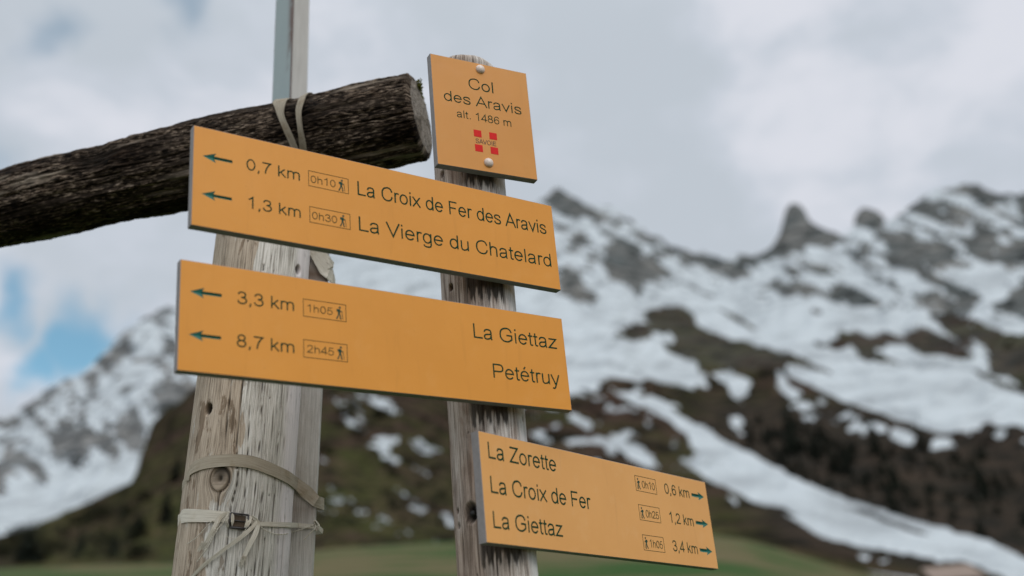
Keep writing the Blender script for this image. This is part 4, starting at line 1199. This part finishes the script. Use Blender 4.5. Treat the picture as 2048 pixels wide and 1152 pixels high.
# buckle: frame of four bars with a middle slot
def bar(vs, fs, a, b, r):
    a, b = np.array(a), np.array(b); t = (b - a) / np.linalg.norm(b - a)
    u = np.cross(t, (0, 0, 1.)) if abs(t[2]) < .9 else np.cross(t, (1., 0, 0)); u /= np.linalg.norm(u); w = np.cross(t, u)
    st = len(vs); K = 8
    for p in (a, b):
        for k in range(K): vs.append(p + r * (u * math.cos(2 * math.pi * k / K) + w * math.sin(2 * math.pi * k / K)))
    for k in range(K): fs.append((st + k, st + (k + 1) % K, st + K + (k + 1) % K, st + K + k))
    fs.append(tuple(st + k for k in range(K))[::-1]); fs.append(tuple(st + K + k for k in range(K)))


vs, fs = [], []
tl, tr_, br_, bl = on_px([(338, 800), (440, 812), (432, 890), (336, 880)], .006)
tm0, tm1 = on_px([(352, 840), (425, 850)], .006)
for a, b, r in ((tl, tr_, .0016), (tr_, br_, .0016), (br_, bl, .0021), (bl, tl, .0016), (tm0, tm1, .0011)): bar(vs, fs, a, b, r)
b_ = mesh_obj("buckle", vs, fs, M_BUCKLE, lb_root, True); b_.matrix_parent_inverse = inv
vs, fs = [], []
inn = on_px([(350, 808), (425, 818), (420, 880), (348, 872)], .0042)
nn = np.cross(inn[1] - inn[0], inn[2] - inn[0]); nn /= np.linalg.norm(nn)
vs = inn + [p - nn * .0012 * (1 if nn[1] < 0 else -1) for p in inn]
bp_ = mesh_obj("buckle_insert", vs, [(0, 1, 2, 3), (7, 6, 5, 4), (0, 4, 5, 1), (1, 5, 6, 2), (2, 6, 7, 3), (3, 7, 4, 0)], M_STRAP_DARK, b_); bp_.matrix_parent_inverse = Matrix.Identity(4)


def hang(pts, offs, widths):
    q = resample(z7(*pts), 26); o = np.interp(np.linspace(0, 1, 26), np.linspace(0, 1, len(offs)), offs)
    c = [on_post(*p, oo * .7) for p, oo in zip(q, o)]
    widths = [v * .8 for v in widths]
    w = []
    for i in range(26):
        d = q[min(i + 1, 25)] - q[max(i - 1, 0)]; nrm = np.array([-d[1], d[0]]); nrm = nrm / np.linalg.norm(nrm)
        w.append(RGT * nrm[0] - UPV * nrm[1])
    return (c, w, list(np.interp(np.linspace(0, 1, 26), np.linspace(0, 1, len(widths)), widths)), .0013)


wraps = strap_obj("strap_fold", [hang([(322, 797), (345, 815), (345, 850), (335, 880)], [.005, .009, .009, .004], [.007, .009, .009, .006]),
                                 hang([(452, 818), (440, 840), (430, 870), (420, 895)], [.005, .010, .010, .005], [.008, .010, .009, .006])], lb_root); wraps.matrix_parent_inverse = inv
ends = []
ends.append(strap_obj("frayed_end", [hang([(322, 797), (280, 825), (245, 890), (205, 960), (176, 1000)], [.004, .010, .012, .009, .006], [.005, .0095, .010, .008, .006])], lb_root))
ends.append(strap_obj("frayed_end", [hang([(455, 818), (488, 850), (480, 910), (440, 990), (398, 1085)], [.006, .012, .013, .010, .006], [.006, .010, .010, .009, .0085])], lb_root))
ends.append(strap_obj("strap_tail", [hang([(490, 845), (450, 890), (390, 940), (280, 1020), (190, 1090), (110, 1170)], [.010, .013, .010, .008, .006, .005], [.006, .009, .007, .007, .0065, .006])], lb_root))
for e in ends: e.matrix_parent_inverse = inv
# loose threads
vs, fs = [], []
rng = random.Random(8)


def thread(pts, offs, r=.00035):
    q = resample(z7(*pts), 18); o = np.interp(np.linspace(0, 1, 18), np.linspace(0, 1, len(offs)), offs)
    c = [on_post(*p, oo) if p[0] < 340 + 655 / 2.797 else at_batten(*p) - np.array([0, oo, 0]) for p, oo in zip(q, o)]
    for a, b in zip(c[:-1], c[1:]): bar(vs, fs, a, b, r)


thread([(240, 840), (200, 880), (150, 935), (98, 972)], [.004, .006, .006, .004], .0006)
thread([(300, 850), (260, 900), (215, 985), (150, 1075)], [.008, .010, .010, .004], .0008)
thread([(270, 850), (235, 930), (200, 1000), (180, 1035)], [.008, .010, .009, .005], .0006)
thread([(490, 865), (540, 900), (610, 920), (700, 905), (805, 870)], [.008, .006, .004, .004, .003], .0009)
thread([(815, 870), (818, 890), (800, 905), (752, 952)], [.004, .006, .005, .003], .0010)
thread([(470, 830), (400, 920), (370, 945), (310, 930)], [.010, .010, .008, .005], .0005)
for k in range(16):
    x0 = 200 + rng.uniform(-22, 16); thread([(x0, 960), (x0 - 12 + rng.uniform(-8, 8), 985), (x0 - 24 + rng.uniform(-12, 12), 1006 + rng.uniform(-6, 12))], [.009, .007, .006])
for k in range(16):
    x0 = 415 + rng.uniform(-12, 14); thread([(x0, 1040), (x0 - 8 + rng.uniform(-6, 6), 1070), (x0 - 18 + rng.uniform(-8, 10), 1098 + rng.uniform(-8, 8))], [.008, .006, .005])
for k in range(10):
    x0 = 325 + rng.uniform(-12, 12); thread([(x0, 815 + rng.uniform(-10, 20)), (x0 - 8, 845), (x0 + rng.uniform(-10, 6), 880)], [.007, .009, .005])
tb = mesh_obj("loose_threads", vs, fs, M_STRAP, lb_root, True); tb.matrix_parent_inverse = inv
vattr(tb, 'grain', [(v[0], v[2], 0) for v in vs])
# knot at the batten's edge
vs, fs = [], []
kc = at_batten(631, 1054) + np.array([.002, .004, 0])
for k in range(5):
    a = [kc + np.array([.004 * math.cos(t * 2 * math.pi / 12 + k), .003 * math.sin(t * 2 * math.pi / 12) - .003, .007 * math.sin(t * 2 * math.pi / 12 + k * .8) + .001 * k]) for t in range(13)]
    for p, q in zip(a[:-1], a[1:]): bar(vs, fs, p, q, .0011)
kn = mesh_obj("knot", vs, fs, M_STRAP, lb_root, True); kn.matrix_parent_inverse = inv
vattr(kn, 'grain', [(v[0], v[2], 0) for v in vs])

# diagonal strap glimpsed between the two long boards
def z8(*pts): return [(x / 3.938 + 380, y / 3.938 + 470) for x, y in pts]


def flat_band(top, bot, Y0, Y1, n=16):
    a = resample(top, n); b = resample(bot, n); c, w, q = [], [], []
    for i in range(n):
        Y = Y0 + (Y1 - Y0) * i / (n - 1); A_, B_ = at(*a[i], Y), at(*b[i], Y)
        c.append((A_ + B_) / 2); w.append(A_ - B_); q.append(float(np.linalg.norm(A_ - B_)))
    return c, w, q


c, w, q = flat_band(z8((900, 20), (1000, 120), (1090, 236)), z8((870, 20), (940, 140), (1090, 352)), 1.836, 1.8485)
c.append(c[-1] + np.array([.005, .014, -.004])); w.append(w[-1]); q.append(q[-1])
c.append(c[-1] + np.array([-.002, .034, -.004])); w.append(w[-1]); q.append(q[-1])
c_, w_, q_ = flat_band(z8((960, 40), (1050, 130), (1096, 176)), z8((935, 40), (1020, 140), (1096, 232)), 1.838, 1.8488)
c_.append(c_[-1] + np.array([.005, .014, -.004])); w_.append(w_[-1]); q_.append(q_[-1])
ds = strap_obj("webbing_strap", [(c, w, q, .0015), (c_, w_, q_, .0015)])
tag(ds, "pale doubled strap crossing the batten in the gap between the two long boards", "strap", "worn straps binding the thick post")

# two turns of strap over the log
def zl(*pts): return [(x / 2.88 + 340, y / 2.88) for x, y in pts]


def on_log(x, y, off=.0035):
    d = bearing(x, y); d = d / np.linalg.norm(d); r = .0837 + off
    w = EYE - G_0; best = None
    t0 = float((at(x, y, 1.83) - G_0) @ g_ax) / TL
    bow = np.array([0, 0, bow_h * math.sin(max(0, (t0 - .35)) / .65 * math.pi)])
    w = w - bow; dp = d - g_ax * (d @ g_ax); wp = w - g_ax * (w @ g_ax)
    a, b, c = dp @ dp, dp @ wp, wp @ wp - r * r
    t = (-b - math.sqrt(max(b * b - a * c, 0))) / a
    return EYE + d * t


def log_band(left, right, n=30):
    a = resample(left, n); b = resample(right, n)
    A_ = [on_log(*p) for p in a]; B_ = [on_log(*p) for p in b]
    c = [(p + q) / 2 for p, q in zip(A_, B_)]; w = [q - p for p, q in zip(A_, B_)]; ql = [float(np.linalg.norm(v)) for v in w]
    # carry it over the top to the far side
    o = c[0]; pre = []
    for k in range(10, 0, -1):
        ang = R_(13 * k); cen = G_0 + g_ax * float((o - G_0) @ g_ax); rv = o - cen; z = np.cross(g_ax, rv)
        sg = 1 if (rv * math.cos(.1) + z * math.sin(.1))[1] > rv[1] else -1
        pre.append(cen + rv * math.cos(ang) + sg * z * math.sin(ang))
    return pre + c, [w[0]] * 10 + w, [ql[0]] * 10 + ql, .0015


ls = strap_obj("webbing_strap", [log_band(zl((598, 585), (615, 650), (650, 740), (690, 830), (720, 900), (735, 960)), zl((668, 580), (656, 660), (688, 740), (724, 820), (752, 900), (765, 960))),
                                 log_band(zl((735, 590), (724, 650), (735, 740), (745, 840), (752, 920), (756, 970)), zl((775, 572), (756, 640), (765, 740), (785, 840), (790, 920), (794, 970)))], None, M_STRAP_GREY)
tag(ls, "pair of grey brown strap turns looped over the dark log", "strap", "worn straps binding the thick post")

# bolt seated in the hole low on the signpost
u, z, p = on_sign_post(942, 1026)
nrm = p - (Q0 + r_ax * z); nrm /= np.linalg.norm(nrm)
vs, fs = [], []
bar(vs, fs, p - nrm * .016, p - nrm * .004, .0045)
bo = mesh_obj("bolt", vs, fs, M_STEELBOLT, rp_root, True); bo.matrix_parent_inverse = Matrix.Translation(-Vector(Q0))

# ------------------------------------------------------------------ trees
def foliage_mat(name, a, b):
    m, N, B = new_mat(name)
    oi = N.new('ShaderNodeObjectInfo').outputs['Random']
    pos = N.new('ShaderNodeNewGeometry').outputs['Position']
    n = N.noise(pos, .9, 3, .6)
    c = N.mix(n, a, b); c = N.mix(N.math('MULTIPLY', oi, .5), c, tuple(x * .55 for x in a))
    N.link(c, B.inputs['Base Color']); B.inputs['Roughness'].default_value = .85; B.inputs['Specular IOR Level'].default_value = .1
    return m


M_CONIFER = foliage_mat("conifer_needles", (.006, .009, .006), (.016, .021, .013))
M_BUSH = foliage_mat("bush_leaves", (.014, .018, .009), (.036, .038, .018))
M_BARK = simple("bark", (.06, .045, .035), .9, .1, .3, 5)


def conifer_meshes(seed, width):
    rng = random.Random(seed); vs, fs = [], []
    H = 1.0; layers = 17
    for L in range(layers):
        t = L / (layers - 1); z = .10 + .88 * t; rr = width * (1 - t) ** .85 * rng.uniform(.8, 1.15) + .008
        nb = max(5, int(15 * (1 - t) + 5))
        for k in range(nb):
            a = 2 * math.pi * k / nb + rng.uniform(-.3, .3); l = rr * rng.uniform(.65, 1.2); droop = rng.uniform(.25, .55)
            d = np.array([math.cos(a), math.sin(a), 0]); s = np.array([-math.sin(a), math.cos(a), 0])
            for m_ in range(3):
                f0, f1 = m_ / 3, (m_ + 1.25) / 3
                w = l * .26 * (1 - .5 * f0) * rng.uniform(.7, 1.2); c0 = d * l * f0 + np.array([0, 0, z - droop * l * f0]); c1 = d * l * min(f1, 1) + np.array([0, 0, z - droop * l * f1 - .012])
                st = len(vs); vs += [c0, c0 * .45 + c1 * .55 + s * w + (0, 0, -.012), c1, c0 * .45 + c1 * .55 - s * w + (0, 0, -.012)]
                fs += [(st, st + 1, st + 2, st + 3)]
    st = len(vs); vs += [(0, 0, 1.06), (.008, 0, .95), (-.006, .007, .95), (-.006, -.007, .95)]; fs += [(st, st + 1, st + 2), (st, st + 2, st + 3), (st, st + 3, st + 1)]
    tv, tf = [], []
    bar(tv, tf, (0, 0, -.05), (0, 0, .55), .014)
    n = 8
    for i in range(n): tv[n + i] = np.array([tv[n + i][0] * .4, tv[n + i][1] * .4, tv[n + i][2]])
    me = []
    for nm, V, Fc, M in (("crown", vs, fs, M_CONIFER), ("trunk", tv, tf, M_BARK)):
        m = bpy.data.meshes.new(nm); m.from_pydata([tuple(map(float, v)) for v in V], [], Fc); m.materials.append(M); m.update(); me.append(m)
    return me


def bush_meshes(seed):
    rng = random.Random(seed); vs, fs = [], []
    for k in range(520):
        a, b = rng.uniform(0, 2 * math.pi), rng.uniform(-.1, 1)
        r = .5 * rng.uniform(.55, 1.0) * (1 + .25 * math.sin(3 * a + seed) + .15 * math.sin(5 * b * 3 + seed))
        c = np.array([math.cos(a) * r * math.sqrt(max(0, 1 - b * b * .9)), math.sin(a) * r * math.sqrt(max(0, 1 - b * b * .9)), .12 + .75 * abs(b) * (.7 + r)])
        s = rng.uniform(.03, .06); u = np.array([rng.gauss(0, 1) for _ in range(3)]); u /= np.linalg.norm(u); w = np.cross(u, (.3, .5, .8)); w /= np.linalg.norm(w)
        st = len(vs); vs += [c - u * s, c + w * s * .7, c + u * s, c - w * s * .7]; fs.append((st, st + 1, st + 2, st + 3))
    tv, tf = [], []
    for k in range(4):
        a = k * 1.6; bar(tv, tf, (0, 0, -.05), (.2 * math.cos(a), .2 * math.sin(a), .45), .015)
    me = []
    for nm, V, Fc, M in (("crown", vs, fs, M_BUSH), ("trunk", tv, tf, M_BARK)):
        m = bpy.data.meshes.new(nm); m.from_pydata([tuple(map(float, v)) for v in V], [], Fc); m.materials.append(M); m.update(); me.append(m)
    return me


CON = [conifer_meshes(100 + k, w) for k, w in enumerate((.17, .21, .25, .30))]
BSH = [bush_meshes(k) for k in range(3)]


def plant(name, meshes, loc, h, wid, rz, label, cat, group):
    r = empty(name, tuple(loc), rz); r.scale = (h * wid, h * wid, h)
    tag(r, label, cat, group)
    for m in meshes:
        o = bpy.data.objects.new(m.name.split('.')[0], m); COL.objects.link(o); o.parent = r
    return r


def ground_at(V, X, Y, px, py):
    """the terrain point nearest to a bearing"""
    i = np.argmin((X[:-3] - px) ** 2 + (Y[:-3] - py) ** 2); i = np.unravel_index(i, X[:-3].shape)
    return V[i]


def scale_h(p, npx):
    return npx / F_PX * float((p - EYE) @ FWD)


rng = random.Random(77)
BIG = [  # bearing of the foot, height in the frame, width factor
    (1587, 906, 108, .8, "tall dark conifer under the tip of the big snowfield on the right slope"),
    (1672, 944, 52, 1.5, "broad low dark conifer at the middle of the dark slope on the right"),
    (1752, 908, 76, 1.0, "tall dark conifer standing against the ragged lower snow edge on the right"),
    (1790, 978, 66, .9, "narrow dark conifer lowest on the dark slope near the snow band"),
    (1846, 902, 62, .9, "dark conifer at the snow edge, next to the right of the tall one"),
    (1960, 968, 74, .8, "dark conifer near the right side of the frame on the dark slope")]
for x, y, h, w, lab in BIG:
    p = ground_at(MV, MX, MY, x, y); plant("conifer_tree", rng.choice(CON), p - np.array([0, 0, .3]), scale_h(p, h * 1.15), w * 1.15, rng.uniform(0, 6), lab, "tree", "conifers on the right slope")
for x, y, h, w, lab in ((786, 1014, 30, 1.2, "small dark conifer on the brown hill between the two posts"), (880, 1052, 28, 1.3, "small dark conifer low on the hill beside the signpost"),
                        (54, 1126, 92, 1.35, "big dark conifer at the lower left, standing out against the snow"), (159, 1106, 70, .8, "slim dark conifer on the left hill, right of the biggest one"),
                        (249, 1030, 34, 1.5, "low bushy dark conifer high on the left hillside ridge"), (275, 1076, 72, 1.3, "broad dark conifer in the middle of the left hillside"),
                        (352, 962, 74, 1.3, "dark conifer touching the left edge of the thick post, upper one"), (334, 1046, 84, 1.2, "dark conifer beside the thick post, below the other one"), (228, 1112, 60, 1.0, "dark conifer low on the left hill between broader trees")):
    p = ground_at(HV, HX, HY, x, y); plant("conifer_tree", rng.choice(CON), p - np.array([0, 0, .3]), scale_h(p, h), w, rng.uniform(0, 6), lab, "tree", "conifers on the left hill")
k = 0
while k < 170:
    x = rng.uniform(1480, 2120); lo = np.interp(x, [1460, 1500, 1600, 1800, 2048, 2150], [880, 905, 965, 1035, 1095, 1125]); hi = np.interp(x, [1460, 1600, 1750, 1850, 2150], [830, 860, 905, 915, 920])
    if lo - hi < 15: continue
    y = rng.uniform(hi, lo - 3)
    p = ground_at(MV, MX, MY, x, y); plant("conifer_tree", rng.choice(CON), p - np.array([0, 0, .3]), scale_h(p, rng.uniform(18, 44)), rng.uniform(.9, 1.4), rng.uniform(0, 6),
                                           "small dark conifer in the wood on the dark slope above the lower snow band", "tree", "small conifers of the slope wood"); k += 1
for k in range(70):
    x = rng.uniform(-80, 420); y = rng.uniform(np.interp(x, [-80, 0, 150, 260, 420], [1095, 1085, 1050, 1010, 960]), 1122)
    p = ground_at(HV, HX, HY, x, y); plant("shrub", rng.choice(BSH), p - np.array([0, 0, .3]), scale_h(p, rng.uniform(16, 34)), rng.uniform(.9, 1.6), rng.uniform(0, 6),
                                           "olive green shrub in the scrub covering the foot of the left hill", "shrub", "shrubs at the foot of the left hill")
for k in range(36):
    x = rng.uniform(640, 905); y = rng.uniform(800, 1060)
    p = ground_at(HV, HX, HY, x, y); plant("shrub", rng.choice(BSH), p - np.array([0, 0, .3]), scale_h(p, rng.uniform(9, 20)), rng.uniform(1.2, 2.2), rng.uniform(0, 6),
                                           "low olive shrub on the brown snow flecked hill between the two posts", "shrub", "shrubs on the hill between the posts")

# ------------------------------------------------------------------ chalet whose roof shows at the lower right
ch_y = 128.0
c0 = at(1846, 1131, ch_y); c1 = at(1932, 1133, ch_y)
wid = float(c1[0] - c0[0]); zr = float((c0[2] + c1[2]) / 2); gz = ground_z(float(c0[0] + wid / 2), ch_y)
chl = empty("chalet", (float(c0[0] + wid / 2), ch_y, gz))
tag(chl, "brown roofed hut at the bottom right corner, below the lower snow band", "hut")
M_ROOF = simple("shingle_roof", (.20, .155, .13), .85, .2, .25, 2.0)
M_PLANK = simple("dark_planks", (.075, .050, .036), .85, .2, .3, 3.0)
hr = max(zr - gz, 3.2); he = hr - 1.7; dp_ = 3.2; hw_ = wid / 2 + .3
wv = [(-hw_ + .4, -dp_ + .5, -.8), (hw_ - .4, -dp_ + .5, -.8), (hw_ - .4, dp_ - .5, -.8), (-hw_ + .4, dp_ - .5, -.8), (-hw_ + .4, -dp_ + .5, he + .2), (hw_ - .4, -dp_ + .5, he + .2), (hw_ - .4, dp_ - .5, he + .2), (-hw_ + .4, dp_ - .5, he + .2), (-hw_ + .4, 0, hr - .15), (hw_ - .4, 0, hr - .15)]
mesh_obj("wall", wv, [(0, 1, 5, 4), (2, 3, 7, 6), (1, 2, 6, 9, 5), (3, 0, 4, 8, 7), (4, 5, 9, 8), (6, 7, 8, 9)], M_PLANK, chl)
rv = []
for dz in (0, -.14): rv += [(-hw_, -dp_, he - .05 + dz), (hw_ + .5, -dp_, he - .05 + dz), (hw_, 0, hr + dz), (-hw_, 0, hr + dz), (hw_ + .5, dp_, he - .05 + dz), (-hw_, dp_, he - .05 + dz)]
mesh_obj("roof", rv, [(0, 1, 2, 3), (3, 2, 4, 5), (9, 8, 7, 6), (11, 10, 8, 9), (0, 6, 7, 1), (1, 7, 8, 2), (2, 8, 10, 4), (4, 10, 11, 5), (5, 11, 9, 3), (3, 9, 6, 0)], M_ROOF, chl)
